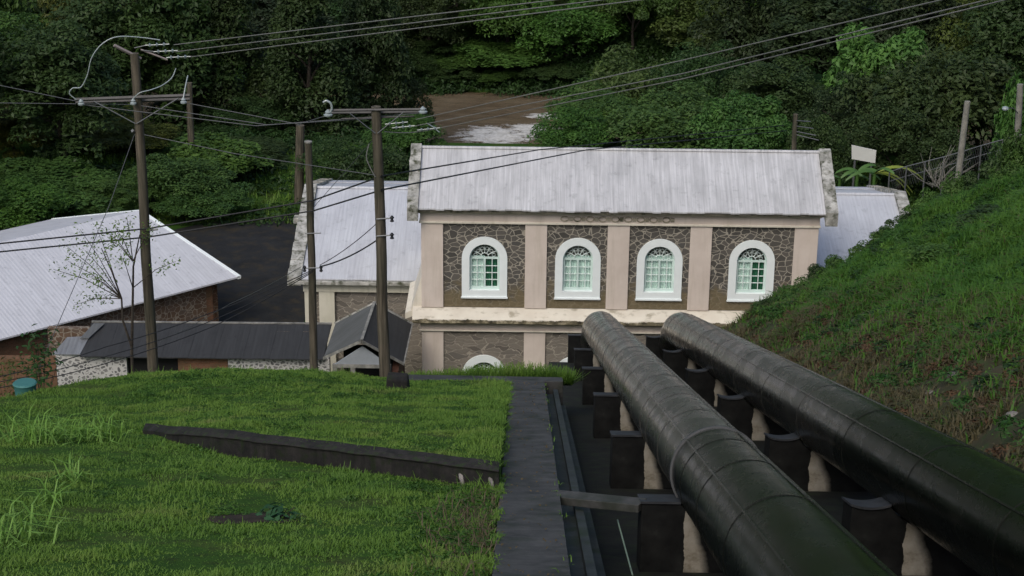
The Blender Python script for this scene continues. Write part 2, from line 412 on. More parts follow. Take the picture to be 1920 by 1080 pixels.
gx = grid_lines([(-260, -60, 10), (-60, -18, 2), (-18, -8, .25), (-8, -.7, .12), (-.7, XW0-.021, .1), (XW0-.021, XW0-.019, .002), (XW0-.019, 1.0, .25), (1.0, 1.001, .001), (1.001, 7.35, .8), (7.35, 24, .3), (24, 60, 2), (60, 260, 10)])
gy = grid_lines([(-60, 0, 6), (0, 14, 1), (14, 25, .15), (25, 34, .08), (34, 52, .15), (52, 78, .4), (78, 125, 2), (125, 200, 1.5), (200, 420, 8)])
verts = [(x, y, height(x, y)) for y in gy for x in gx]
nx = len(gx); faces = [(j*nx+i, j*nx+i+1, (j+1)*nx+i+1, (j+1)*nx+i) for j in range(len(gy)-1) for i in range(nx-1)]
# bed strip gets its own material on the same sheet
me = bpy.data.meshes.new('ground'); me.from_pydata(verts, [], faces)
me.materials.append(M['ground']); me.materials.append(M['bed']); me.materials.append(m_concrete('bank_soil', (.02, .026, .010), (.06, .048, .026), .95, 1.2, moss=(.028, .06, .012)))
mi = []
for j in range(len(gy)-1):
    for i in range(nx-1):
        xm = (gx[i]+gx[i+1])/2; mi.append(1 if (XW0-.02 < xm < 7.35 and gy[j] < 75) else 2 if (7.35 < xm < 26 and 10 < gy[j] < 82) else 0)
me.polygons.foreach_set('material_index', mi); me.polygons.foreach_set('use_smooth', [True]*len(mi))
ground = mkobj('ground', me); tag(ground, kind='structure')

# river
t, c, s_, blob = M['_water']
fo = t.math('MAXIMUM', blob(-2.2, 141.5, 4.6, 4.2), blob(2.2, 147.2, 3.4, 1.3))
fo = t.math('MAXIMUM', fo, blob(.4, 143.5, 3.6, 2.2))
streaks = t.noise(1, t.coord((1.0, 1.7, 1)), detail=11, rough=.8, dist=.6)
fm = t.ramp(t.math('ADD', t.math('MULTIPLY', fo, .30), t.math('MULTIPLY', streaks, .95)), [(.68, 0), (.755, 1)])
fm = t.math('MULTIPLY', fm, t.ramp(fo, [(0.0, 0), (.25, 1)]))
c = t.mix(fm, c, t.ramp(t.noise(5, detail=5), [(.3, (.36, .35, .31)), (.7, (.62, .61, .58))]))
t.L(t.math('ADD', t.math('MULTIPLY', fm, .6), .2), t.p.inputs['Roughness'])
t.bump(t.math('ADD', t.noise(1, t.coord((1.2, 2.6, 1)), detail=6), t.math('MULTIPLY', fm, .5)), .5, .12)
wm = t.out(c)
rv = MB(); rv.add([(-120, 128, -5.5), (120, 128, -5.5), (120, 160, -5.5), (-120, 160, -5.5)], [(0, 1, 2, 3)])
tag(rv.build('river', wm), kind='structure')

# courtyard
cy = MB((0, 0, 0)); P = [(-24, 76, .03), (-9.5, 76, .03), (-9.5, 82, .03), (-11.3, 82, .03), (-11.3, 104.5, .03), (-13.5, 106, .03), (-19, 104, .03), (-26, 98, .03)]
cy.slab(P, .2); tag(cy.build('courtyard', M['asphalt']), kind='structure')

# steps running down beside the pipes
st = MB((0, 30, 20)); Y = 8.0; k = 0
while Y < 45.2:
    d = .62; Y1 = Y + d
    ztop = zpl(Y+d*.5) + .03 - .012*(k % 2)
    # tread tilted with the slope so that the flight is shallow and worn
    st.add([(XW0, Y, ztop+.10), (XW1, Y, ztop+.10), (XW1, Y1+.012, ztop-.075), (XW0, Y1+.012, ztop-.075),
            (XW0, Y, ztop-1.5), (XW1, Y, ztop-1.5), (XW1, Y1+.012, ztop-1.5), (XW0, Y1+.012, ztop-1.5)],
           [(0, 1, 2, 3), (0, 4, 5, 1), (1, 5, 6, 2), (2, 6, 7, 3), (3, 7, 4, 0)])
    Y = Y1; k += 1
steps = st.build('path', M['steps']); tag(steps, kind='structure')
sl = MB((0, 45, 16))
sl.slab([(-3.55, 45.3, zpl(45.3)+.06), (XW1+.5, 45.25, zpl(45.25)+.06), (XW1+.5, 46.3, zpl(46.1)+.02), (-3.45, 46.35, zpl(46.1)+.02)], .9)
o = sl.build('pavement', M['steps'], bevel=.02); tag(o, kind='structure')
# gutter: a lower ledge and lip right of the steps
gt = MB((0, 30, 20))
for (xa, xb, off, dep) in ((.571, .80, .30, .8), (.80, .92, .16, .9), (.92, 1.13, .62, .4)):
    for (ya, yb) in ((8, 27.0), (27.0, 45.2)):
        gt.add([(xa, ya, zpl(ya)-off), (xb, ya, zpl(ya)-off), (xb, yb, zpl(yb)-off), (xa, yb, zpl(yb)-off),
                (xa, ya, zpl(ya)-off-dep), (xb, ya, zpl(ya)-off-dep), (xb, yb, zpl(yb)-off-dep), (xa, yb, zpl(yb)-off-dep)],
               [(0, 1, 2, 3), (0, 4, 5, 1), (1, 5, 6, 2), (2, 6, 7, 3), (3, 7, 4, 0)])
tag(gt.build('gutter', M['gutter']), kind='structure')

# retaining wall across the lawn
rw = empty('retaining_wall', (-5, 30.5, zpl(30.5)), 'low dark curved stone wall holding up the upper lawn, running to the steps', 'wall')
wb = MB((-5, 30.5, zpl(30.5))); xs = [-7.3 + i*(6.95/44) for i in range(45)]
prof = []
for x in xs:
    y = interp(x, WALL); yr = interp(x+.01, WALL); zt = zpl(y) + .36*(.25*sm(-8.4, -7.2, x)+.75*sm(-7.6, -4.8, x)) + .02*nz(x, 0, 2, 9)
    prof.append([(x, y-.08, zt-1.0), (x, y-.06, zt), (x, y+.24, zt+.005), (x, y+.24, zt-1.0)])
vv = [p for r in prof for p in r]; ff = []
for i in range(len(xs)-1):
    for j in range(4):
        a, b = i*4+j, i*4+(j+1) % 4; ff.append((a, b, b+4, a+4))
ff += [(0, 1, 2, 3), tuple(len(vv)-4+q for q in (3, 2, 1, 0))]
wb.add(vv, ff)
M['wallstone'] = m_concrete('black_mossy_wall', (.008, .008, .008), (.032, .029, .027), .9, 3, moss=(.013, .02, .007), streak=(9, 9, .6))
wb.build('wall_face', M['wallstone'], rw)
cp = MB((-5, 30.5, zpl(30.5))); vv = []; ff = []
for i, x in enumerate(xs[4:]):
    y = interp(x, WALL); zt = zpl(y) + .36*(.25*sm(-8.4, -7.2, x)+.75*sm(-7.6, -4.8, x)) + .025*nz(x, 0, 2, 9)
    vv += [(x, y-.11, zt+.003), (x, y+.05, zt+.008), (x, y+.05, zt+.02), (x, y-.11, zt+.015)]
for i in range(len(xs)-5):
    for j in range(4):
        a, b = i*4+j, i*4+(j+1) % 4; ff.append((a, b, b+4, a+4))
ff += [(0, 1, 2, 3), tuple(len(vv)-4+q for q in (3, 2, 1, 0))]
cp.add(vv, ff); cp.build('coping', m_concrete('wall_top', (.007, .0065, .006), (.034, .030, .027), .9, 5, moss=(.02, .035, .01)), rw)
for x in (-.95, -.48):
    y = interp(x, WALL); z = zpl(y)+.2
    sp = MB((-5, 30.5, zpl(30.5))); sp.tube([(x, y-.03, z), (x+.02, y-.14, z-.04), (x+.05, y-.19, z-.2), (x+.1, y-.22, z-.3)], [.035, .04, .035, .03], 6)
    sp.build('drain_spout', M['rock'], rw, True)

# ------------------------------------------------------------------ pipes and saddles
PX = (2.87, 5.9); RP = .67
def pz(Y): return HC - 3.66 - .356*Y
def pipe_axis():
    pts = [(Y, pz(Y)) for Y in np.arange(4, 64.2, 2.0)]
    y, z, a = 64.6, pz(64.6), math.atan(.356)
    pts.append((y, z))
    for i in range(10):
        a += radians(4.6); y += .42*cos(a); z -= .42*sin(a); pts.append((y, z))
    for i in range(5): y += 1.0*cos(a); z -= 1.0*sin(a); pts.append((y, z))
    return pts
AX = pipe_axis()
for i, X in enumerate(PX):
    lab = ['left of the two long black penstock pipes, beside the steps', 'right of the two long black penstock pipes, along the grassy bank'][i]
    org = (X, 30, pz(30)); r = empty('penstock_pipe', org, lab, 'pipe', 'penstock pipes running down to the building')
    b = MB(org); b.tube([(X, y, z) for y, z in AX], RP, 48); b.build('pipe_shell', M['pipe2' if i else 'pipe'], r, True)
    # longitudinal seam strips, upper right and left flank
    for ang, w in ((pi/2-.42, .035), (pi/2+.75, .03)):
        s = MB(org); s.tube([(X+cos(ang)*(RP+.004), y, z+sin(ang)*(RP+.004)/cos(radians(19.6))) for y, z in AX[:31]], w*.7, 6); s.build('seam', M['pipe2' if i else 'pipe'], r, True)
    ys = [17.9, 20.9, 23.2, 24.6, 27.4, 30.2, 31.7, 34.6, 37.6, 40.6, 43.6, 47.5, 52, 57, 62] if i == 0 else [18.3, 22.8, 27.6, 32.4, 37.4, 42.5, 47.5, 52.5, 58, 63]
    n = Vector((0, 1, -.356)).normalized()
    for q, y in enumerate(ys):
        c0 = Vector((X, y, pz(y))); big = (i == 0 and q == 3) 
        s = MB(org); hw = .05 if big else .018; rr = RP + (.028 if big else .008)
        s.tube([c0-n*hw, c0+n*hw], rr, 48); s.build('joint_band', M['pipeband'] if big else M['pipe2' if i else 'pipe'], r, True)
SAD = [24.3+8.5*k for k in range(-1, 6)]
ordw = ['nearest', 'second nearest', 'third nearest', 'fourth', 'fifth', 'farthest']
n = 0
for i, X in enumerate(PX):
    for k, Y in enumerate(SAD):
        if k == 0: continue
        zc = pz(Y); zb = zbed(Y) - .35; org = (X-1.13, Y, zb)
        lab = '%s dark concrete saddle under the %s pipe' % (ordw[k-1], ['left', 'right'][i])
        if k == 1: lab += ', with a pale patch below the pipe'
        r = empty('pipe_saddle', org, lab, 'pipe support', 'concrete saddles carrying the pipes')
        b = MB((0, 0, 0)); pts = [(0, 0), (2.26, 0)]
        zt = zc - .42 - zb
        pts += [(2.26, zt), (1.13+RP+.0, zt)]
        m = 12; hx = sqrt(RP*RP-.40**2); a0 = math.atan2(.40, hx); pts[-1] = (1.13+hx+.02, zt)
        for j in range(m+1):
            a = lerp(-a0, -pi+a0, j/m)
            pts.append((1.13+(RP+.01)*cos(a), (zc-zb)+(RP+.03)*sin(a)/.942))
        dish = (lambda x: .30*(x-.27)**2*2.2-.05) if i else (lambda x: 0)
        xs2 = [lerp(1.13-hx-.02, 0, q/6) for q in range(7)]
        pts += [(x, zt+dish(x)) for x in xs2]
        pr = MB(); pr.prism(pts, -.28, .42)
        pr.v = [(x, y, z-.356*y if z > .01 else z-.3) for x, y, z in pr.v]
        pr.build('block', M['saddle2' if i else 'saddle'], r, bevel=.02)
        for xa, xb in ((-.02, 1.13-hx-.03), (1.13+hx+.03, 2.28)):
            cpb = MB(); dsh = dish if xa < 1 else (lambda x: 0)
            xq = [lerp(xa, xb, q/6) for q in range(7)]
            cpb.prism([(x, zt+dsh(x)+.003) for x in xq]+[(x, zt+dsh(x)+.04) for x in xq[::-1]], -.31, .44)
            cpb.v = [(x, y, z-.356*y) for x, y, z in cpb.v]
            cpb.build('cap', M['saddle_cap'], r)
        n += 1
# crossbeam from the steps to the nearest saddle, and a thin stake beside it
def beam(a, b, w, h, name, mat, label, cat, off=0):
    a, b = Vector(a), Vector(b); d = (b-a).normalized(); s = Vector((-d.y, d.x, 0)).normalized()*w/2
    q = MB(a); v = []
    for p in (a, b):
        v += [p-s, p+s, p+s-Vector((0, 0, h)), p-s-Vector((0, 0, h))]
    q.add(v, [(0, 1, 2, 3), (7, 6, 5, 4), (0, 4, 5, 1), (1, 5, 6, 2), (2, 6, 7, 3), (3, 7, 4, 0)])
    o = q.build(name, mat, bevel=.01); return tag(o, label, cat)
zb_ = pz(24.4)-.35
beam((.50, 24.9, zpl(24.9)+.07), (1.76, 24.1, pz(24.1)-.40), .26, .13, 'concrete_beam', M['steps'], 'dark concrete beam bridging the gutter from the steps to a saddle', 'beam')
q = MB((1.2, 23, 22)); p0 = at(1158, 975, 24.6); p1 = at(1186, 1078, 22.4)
q.tube([p0, p1], .012, 6); tag(q.build('thin_rod', m_plain('green_rod', (.16, .22, .17), .5)), 'thin pale green rod leaning below the concrete beam', 'rod')

# ------------------------------------------------------------------ machine hall
def arch_pts(cx, w, zb, zs, k=16, squash=1.0):     # outline of an arched opening, clockwise from bottom left
    r = w/2; return [(cx-r, zb)] + [(cx - r*cos(a), zs + r*squash*sin(a)) for a in [pi*j/k for j in range(k+1)]] + [(cx+r, zb)]
def panel(mb, x0, x1, z0, z1, y, op=None, depth=.3):
    if op is None:
        mb.box(x0, x1, y, y+depth, z0, z1); return
    cx, w, zb, zs = op; a = arch_pts(cx, w, zb, zs); r = w/2
    mb.add([(x0, y, z0), (x1, y, z0), (x1, y, zb), (x0, y, zb)], [(0, 1, 2, 3)])
    mb.add([(x0, y, zb), (cx-r, y, zb), (cx-r, y, zs), (x0, y, zs)], [(0, 1, 2, 3)])
    mb.add([(cx+r, y, zb), (x1, y, zb), (x1, y, zs), (cx+r, y, zs)], [(0, 1, 2, 3)])
    mb.add([(x0, y, zs), (cx-r, y, zs), (cx-r, y, z1), (x0, y, z1)], [(0, 1, 2, 3)])
    mb.add([(cx+r, y, zs), (x1, y, zs), (x1, y, z1), (cx+r, y, z1)], [(0, 1, 2, 3)])
    arc = a[1:-1]
    for p, q in zip(arc, arc[1:]): mb.add([(p[0], y, p[1]), (q[0], y, q[1]), (q[0], y, z1), (p[0], y, z1)], [(0, 1, 2, 3)])
    for p, q in zip(a, a[1:]+a[:1]): mb.add([(p[0], y, p[1]), (q[0], y, q[1]), (q[0], y+depth, q[1]), (p[0], y+depth, p[1])], [(0, 1, 2, 3)])
YF = 78.0
HALL = empty('machine_hall', (4.2, YF, 0), 'tall two-storey stone hall with cream pilasters, arched windows and streaked silver roof', 'building')
HO = (4.2, YF, 0)
PIL = [(-4.6, -3.62), (.02, .99), (3.67, 4.64), (7.33, 8.29), (11.93, 12.98)]
BAY = [(PIL[i][1], PIL[i+1][0]) for i in range(4)]
WCX = [-1.78, 2.38, 6.02, 10.12]
def make_window(cx, zb, zs, curt, name='window'):
    """arched window: white surround (the part) with sash, fanlight bars, glass and curtain as sub-parts"""
    wo, wi = 2.03, 1.34; y = YF
    s = MB(HO); o_, i_ = arch_pts(cx, wo, zb-.34, zs, 20), arch_pts(cx, wi, zb, zs, 20)
    for (p, q, a, b) in zip(o_, o_[1:], i_, i_[1:]):
        s.add([(p[0], y-.07, p[1]), (q[0], y-.07, q[1]), (b[0], y-.07, b[1]), (a[0], y-.07, a[1]),
               (p[0], y+.02, p[1]), (q[0], y+.02, q[1]), (b[0], y+.2, b[1]), (a[0], y+.2, a[1])], [(0, 1, 2, 3), (0, 4, 5, 1), (3, 2, 6, 7)])
    s.add([(o_[0][0], y-.07, zb-.34), (o_[-1][0], y-.07, zb-.34), (i_[-1][0], y-.07, zb), (i_[0][0], y-.07, zb),
           (o_[0][0], y+.02, zb-.34), (o_[-1][0], y+.02, zb-.34), (i_[-1][0], y+.2, zb), (i_[0][0], y+.2, zb)], [(0, 1, 2, 3), (0, 4, 5, 1), (3, 2, 6, 7)])
    s.box(cx-wo/2-.03, cx+wo/2+.03, y-.13, y-.071, zb-.37, zb-.30)
    w = s.build(name, M['white'], HALL)
    r = wi/2; zt = zs - .02
    f = MB(HO)
    bar = lambda x0, x1, z0, z1, d=.05, yy=.11: f.box(x0, x1, y+yy, y+yy+d, z0, z1)
    bar(cx-r, cx-r+.10, zb, zs); bar(cx+r-.10, cx+r, zb, zs); bar(cx-r+.10, cx+r-.10, zb, zb+.13); bar(cx-r+.10, cx+r-.10, zt-.06, zt+.03)
    bar(cx-.045, cx+.045, zb+.13, zt-.06, .06, .10)
    a2 = arch_pts(cx, wi-.16, zb, zs, 20)
    for (p, q, a, b) in zip(i_[1:-1], i_[2:-1], a2[1:-1], a2[2:-1]):
        f.add([(p[0], y+.11, p[1]), (q[0], y+.11, q[1]), (b[0], y+.11, b[1]), (a[0], y+.11, a[1]), (b[0], y+.15, b[1]), (a[0], y+.15, a[1])], [(0, 1, 2, 3), (3, 2, 4, 5)])
    f.build('sash', M['mint'], w)
    g = MB(HO)
    for side in (-1, 1):
        xm = cx + side*r*.5; g.box(xm-.016, xm+.016, y+.112, y+.14, zb+.13, zt-.06)
    for j in (1, 2, 3):
        z = lerp(zb+.13, zt-.06, j/4)
        for x0, x1 in ((cx-r+.10, cx-r*.5-.016), (cx-r*.5+.016, cx-.045), (cx+.045, cx+r*.5-.016), (cx+r*.5+.016, cx+r-.10)): g.box(x0, x1, y+.114, y+.138, z-.016, z+.016)
    # scrolled fanlight bars
    for j in range(1, 6):
        a = pi*j/6; g.tube([(cx+cos(a)*.16, y+.13, zs+.03+sin(a)*.16), (cx+cos(a)*(r-.08), y+.13, zs+sin(a)*(r-.08))], .016, 4)
    g.tube([(cx+cos(pi*j/10)*.17, y+.128, zs+.03+sin(pi*j/10)*.17) for j in range(11)], .018, 4)
    for j in range(6):
        a = pi*(j+.5)/6; c_ = (cx+cos(a)*.42, zs+sin(a)*.42)
        g.tube([(c_[0]+.075*cos(q*pi/4), y+.126, c_[1]+.075*sin(q*pi/4)) for q in range(9)], .012, 4)
    g.build('glazing_bars', m_plain('white_bars', (.60, .70, .66), .5, .05) if 'wb' not in M else M['wb'], w)
    p = MB(HO); p.add([(q[0], y+.155, q[1]) for q in i_], [tuple(range(len(i_)))]); p.build('pane', M['glass'], w)
    for (x0, x1, lo, hi, *gr) in curt:
        cu = MB(HO); nn = max(4, int((x1-x0)*28)); v = []; 
        for j in range(nn+1):
            x = lerp(x0, x1, j/nn); yy = y + .26 + .025*sin(j*1.9)
            v += [(cx+x, yy, lo), (cx+x, yy, hi)]
        cu.add(v, [(2*j, 2*j+2, 2*j+3, 2*j+1) for j in range(nn)]); cu.build('curtain', M['greenpanel' if gr else 'curtain'], w)  # the green ones are added panels behind dark half-panes
M['wb'] = m_plain('white_bars', (.68, .76, .73), .5, .05)
ZB, ZS = 6.14, 7.66
curts = [[(-.66, 0, 6.1, 7.7), (0.02, .66, 6.0, 7.62, 1)], [(-.66, .66, 6.1, 7.75)], [(-.66, .66, 6.1, 7.8)], [(-.66, .04, 6.1, 7.75), (.06, .66, 6.0, 7.6, 1)]]
for cx, cu in zip(WCX, curts): make_window(cx, ZB, ZS, cu)
for cx in WCX: make_window(cx, .55, 2.12 - .16, [])
# walls
w = MB(HO)
for (x0, x1), cx in zip(BAY, WCX):
    panel(w, x0, x1, 5.3, 9.32, YF, (cx, 1.5, ZB-.02, ZS))
w.build('upper_wall', M['stone'], HALL)
w = MB(HO)
for (x0, x1), cx in zip(BAY, WCX):
    panel(w, x0, x1, -.3, 4.18, YF, (cx, 1.5, .5, 1.96))
w.build('lower_wall', M['lowstone'], HALL)
for i, (x0, x1) in enumerate(PIL):
    for (z0, z1) in ((-.3, 4.18), (5.3, 9.32)):
        p = MB(HO); p.box(x0, x1, YF-.09, YF+.3, z0, z1); p.build('pilaster', M['plaster'], HALL, bevel=.015)
sh = MB(HO)   # side and back walls of the hall
sh.box(-4.58, -4.2, YF+.31, YF+6, -.3, 10.0); sh.build('side_wall', M['cream'], HALL)
sh = MB(HO); sh.box(12.6, 12.96, YF+.31, YF+6, -.3, 10.0); sh.build('side_wall', M['cream'], HALL)
sh = MB(HO); sh.box(-4.19, 12.59, YF+5.7, YF+6.01, -.3, 10.0); sh.build('rear_wall', M['cream'], HALL)
fr = MB(HO); fr.box(-4.64, 13.0, YF-.12, YF+.29, 9.42, 9.80); fr.build('frieze', M['plaster'], HALL)
fr = MB(HO); fr.box(-4.68, 13.04, YF-.17, YF+.28, 9.322, 9.418); fr.build('moulding', M['cream'], HALL, bevel=.015)
fr = MB(HO); fr.box(-4.70, 13.06, YF-.22, YF+.28, 9.802, 9.90); fr.build('moulding', M['cream'], HALL, bevel=.015)
fr = MB(HO); fr.box(-4.95, 13.3, YF-.42, YF+.28, 9.902, 10.06); fr.build('cornice', M['cornice'], HALL, bevel=.03)
fr = MB(HO); fr.box(-4.66, 13.02, YF-.13, YF+.29, 4.24, 4.58); fr.build('lower_frieze', M['plaster'], HALL)
fr = MB(HO); fr.box(-4.70, 13.06, YF-.19, YF+.28, 4.18, 4.238); fr.build('moulding', M['cream'], HALL, bevel=.015)
fr = MB(HO); fr.box(-4.72, 13.08, YF-.22, YF+.28, 4.582, 4.66); fr.build('moulding', M['cream'], HALL, bevel=.015)
# string course with a sloping cream top; shade of its ragged lower front painted dark, with stains
sc = MB(HO)
nseg = 90; v = []
for i in range(nseg+1):
    x = lerp(-5.0, 13.4, i/nseg); j = .02*nz(x, 1, 2.5, 4)
    v += [(x, YF-.46+j, 4.662), (x, YF-.58+j, 4.74+.03*nz(x, 0, 3, 2)), (x, YF-.56+j, 4.92+.02*nz(x, 0, 2, 7)), (x, YF-.03, 5.28), (x, YF+.2, 5.28), (x, YF+.2, 4.662)]
ff = []
for i in range(nseg):
    for j in range(6): a, b = i*6+j, i*6+(j+1) % 6; ff.append((a, b, b+6, a+6))
ff += [tuple(range(6)), tuple(range(len(v)-1, len(v)-7, -1))]
sc.add(v, ff)
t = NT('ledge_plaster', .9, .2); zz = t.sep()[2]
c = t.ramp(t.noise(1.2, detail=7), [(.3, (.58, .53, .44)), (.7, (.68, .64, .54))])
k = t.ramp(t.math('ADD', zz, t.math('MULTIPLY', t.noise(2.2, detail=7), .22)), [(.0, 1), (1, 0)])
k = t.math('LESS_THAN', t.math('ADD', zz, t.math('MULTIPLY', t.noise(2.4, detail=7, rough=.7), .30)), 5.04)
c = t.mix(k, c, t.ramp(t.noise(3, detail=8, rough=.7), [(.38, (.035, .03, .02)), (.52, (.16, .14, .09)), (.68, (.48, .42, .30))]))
c = t.mix(t.ramp(t.noise(3, t.coord((.6, 1, 1)), detail=8), [(.56, 0), (.7, .6)]), c, (.18, .15, .09))
sc.build('string_course', t.out(c), HALL, True)
# flared plaster return at the left end of the string course
fl = MB(HO); fl.slab([(-5.35, YF+.0, 4.98), (-4.602, YF-.02, 5.3), (-4.602, YF+3.8, 5.3), (-5.35, YF+3.8, 4.98)], .3)
fl.add([(-5.1, YF+.05, 5.09), (-4.60, YF+.05, 5.31), (-4.60, YF+.05, 6.75), (-5.1, YF+3.7, 5.09), (-4.60, YF+3.7, 5.31), (-4.60, YF+3.7, 6.75)], [(0, 1, 2), (3, 5, 4), (0, 2, 5, 3), (0, 3, 4, 1)])
fl.build('ledge_return', M['cream'], HALL)
# worn relief lettering, unreadable, on the frieze
rl = MB(HO)
for j in range(9):
    x = 1.75 + j*.56
    rl.tube([(x+.17*cos(q*2*pi/12), YF-.135, 9.60+.11*sin(q*2*pi/12)) for q in range(13)], .035, 5)
    rl.box(x+.2, x+.36, YF-.14, YF-.121, 9.50, 9.70)
rl.build('worn_relief', M['cornice'], HALL, True)
# roof
ZE, ZR, YE, YR = 10.17, 11.95, 77.4, 80.6
def roof_sheet(mb, x0, x1, ye, yr, ze, zr, rag=.0, th=.06, step=.38):
    xs_ = [x0 + i*(x1-x0)/round((x1-x0)/step) for i in range(round((x1-x0)/step)+1)]
    for a, b in zip(xs_, xs_[1:]):
        d = rag*random.random(); ym = lerp(ye, yr, .30); zm = lerp(ze, zr, .30)
        s = 1 if yr > ye else -1
        mb.slab([(a, ye-d*s, ze-d*abs((zr-ze)/(yr-ye))), (b, ye-d*s, ze-d*abs((zr-ze)/(yr-ye))), (b, ym+.04*s, zm+.045), (a, ym+.04*s, zm+.045)], th)
        mb.slab([(a, ym, zm-.03), (b, ym, zm-.03), (b, yr, zr), (a, yr, zr)], th*.5)
r_ = MB(HO); roof_sheet(r_, -4.68, 13.16, YE, YR, ZE, ZR, .07); roof_sheet(r_, -4.68, 13.16, 83.8, YR, ZE, ZR, .0)
rf = r_.build('roof', M['roof'], HALL)
rc = MB(HO); rc.tube([(-4.7, YR, ZR+.03), (13.18, YR, ZR+.03)], .08, 6); rc.build('ridge_cap', M['roof'], rf, True)
for x0, x1, s in ((-5.17, -4.69, -1), (13.17, 13.68, 1)):
    c_ = MB(HO); nn = 14; v = []
    for side in (0, 1):
        pass
    for i in range(nn+1):
        t_ = i/nn; y = lerp(YE-.1, YR, t_); z = lerp(ZE-.05, ZR+.1, t_) + .03*random.uniform(-1, 1); j = .03*random.uniform(-1, 1)
        v += [(x0+j, y, z-.5), (x1, y, z-.5), (x1, y, z+.13), (x0+j, y, z+.13)]
    for i in range(1, nn+1):
        t_ = i/nn; y = lerp(YR, 83.9, t_); z = lerp(ZR+.1, ZE-.05, t_)
        v += [(x0, y, z-.5), (x1, y, z-.5), (x1, y, z+.13), (x0, y, z+.13)]
    ff = []
    for i in range(2*nn):
        for j in range(4): a, b = i*4+j, i*4+(j+1) % 4; ff.append((a, b, b+4, a+4))
    ff += [(0, 1, 2, 3), tuple(len(v)-1-q for q in range(4))]
    c_.add(v, ff); cpg = c_.build('gable_coping', M['coping'], HALL)
    g = MB(HO); xa, xb = (-4.95, -4.6) if s < 0 else (12.98, 13.3)
    g.add([(xa, 77.9, 9.9), (xa, 83.9, 9.9), (xa, YR, ZR-.35), (xb, 77.9, 9.9), (xb, 83.9, 9.9), (xb, YR, ZR-.35)], [(0, 1, 2), (3, 5, 4), (0, 3, 4, 1), (0, 2, 5, 3), (1, 4, 5, 2)])
    g.build('gable', M['plaster'], HALL)

# ------------------------------------------------------------------ low wing behind the hall
WO = (4, 82.3, 0)
WING = empty('low_wing', WO, 'long low wing with pale tin roof running behind the tall hall', 'building')
ze, zr, ye, yr, ybk = 5.05, 7.06, 81.95, 89.5, 97.0
r_ = MB(WO)
roof_sheet(r_, -10.5, -4.75, ye, yr, ze, zr, .03, .05, .8); roof_sheet(r_, 13.1, 18.6, ye, yr, ze, zr, .03, .05, .8)
roof_sheet(r_, -4.75, 13.1, 84.1, yr, lerp(ze, zr, (84.1-ye)/(yr-ye)), zr, 0, .05, .9)
roof_sheet(r_, -10.5, 18.6, ybk, yr, ze, zr, 0, .05, 1.2)
rf = r_.build('roof', M['wingroof'], WING)
rc = MB(WO); rc.tube([(-10.5, yr, zr+.03), (18.6, yr, zr+.03)], .09, 6); rc.build('ridge_cap', M['wingroof'], rf, True)
for xa, xb in ((-10.0, -4.62), (13.0, 18.2)): w = MB(WO); w.box(xa, xb, 82.4, 82.8, -.3, 4.3); w.build('front_wall', M['lowstone'], WING)
w = MB(WO)
for s, x0, x1 in ((-1, -10.35, -10.0), (1, 18.2, 18.55)): 
    w.add([(x0, 82.3, -.3), (x0, 96.7, -.3), (x0, 96.7, 5.0), (x0, yr, 6.9), (x0, 82.3, 5.0), (x1, 82.3, -.3), (x1, 96.7, -.3), (x1, 96.7, 5.0), (x1, yr, 6.9), (x1, 82.3, 5.0)],
          [(0, 1, 2, 3, 4), (9, 8, 7, 6, 5), (0, 5, 6, 1), (4, 9, 5, 0), (1, 6, 7, 2)])
w.box(-9.99, 18.19, 96.3, 96.7, -.3, 5.0)
w.build('gable_wall', M['wingplaster'], WING)
for x0, x1 in ((-10.4, -9.98), (-9.72, -8.98), (17.3, 18.2)):
    p = MB(WO); p.box(x0, x1, 82.2, 82.39, -.3, 4.3); p.build('pilaster', M['wingplaster'], WING, bevel=.015)
for x0, x1 in ((-10.45, -4.62), (13.05, 18.6)): w = MB(WO); w.box(x0, x1, 82.17, 82.8, 4.302, 4.78); w.build('frieze', M['wingplaster'], WING, bevel=.02)
for x0, x1 in ((-10.9, -4.62), (13.07, 18.9)): w = MB(WO); w.box(x0, x1, 81.8, 82.8, 4.782, 4.97); w.build('cornice', M['coping'], WING, bevel=.03)
for x0, x1, s in ((-11.12, -10.5, -1), (18.6, 19.15, 1)):
    # parapet of stepped coping stones over each gable, one mesh per stone run
    for side, (ya, za, yb, zb2) in enumerate(((ye-.1, ze-.05, yr, zr+.05), (ybk, ze-.05, yr, zr+.05))):
        c_ = MB(WO); nn = 11
        for i in range(nn):
            a, b = i/nn, (i+1)/nn; y0, y1 = lerp(ya, yb, a), lerp(ya, yb, b-.01 if i < nn-1 else b); z0, z1 = lerp(za, zb2, a)+.02*random.random(), lerp(za, zb2, b)+.02*random.random()
            j = .04*random.random()
            c_.slab([(x0-j, y0, z0+.14), (x1-.01, y0, z0+.14), (x1-.01, y1, z1+.14), (x0-j, y1, z1+.14)], .42)
        c_.build('gable_coping', M['coping'], WING)
    kb = MB(WO); kb.box(x0-.32, x0-.05, 87.0, 87.55, 6.0, 6.3) if s < 0 else kb.box(x1+.05, x1+.3, 87.0, 87.55, 6.0, 6.3); kb.build('kneeler', M['coping'], WING, bevel=.04)

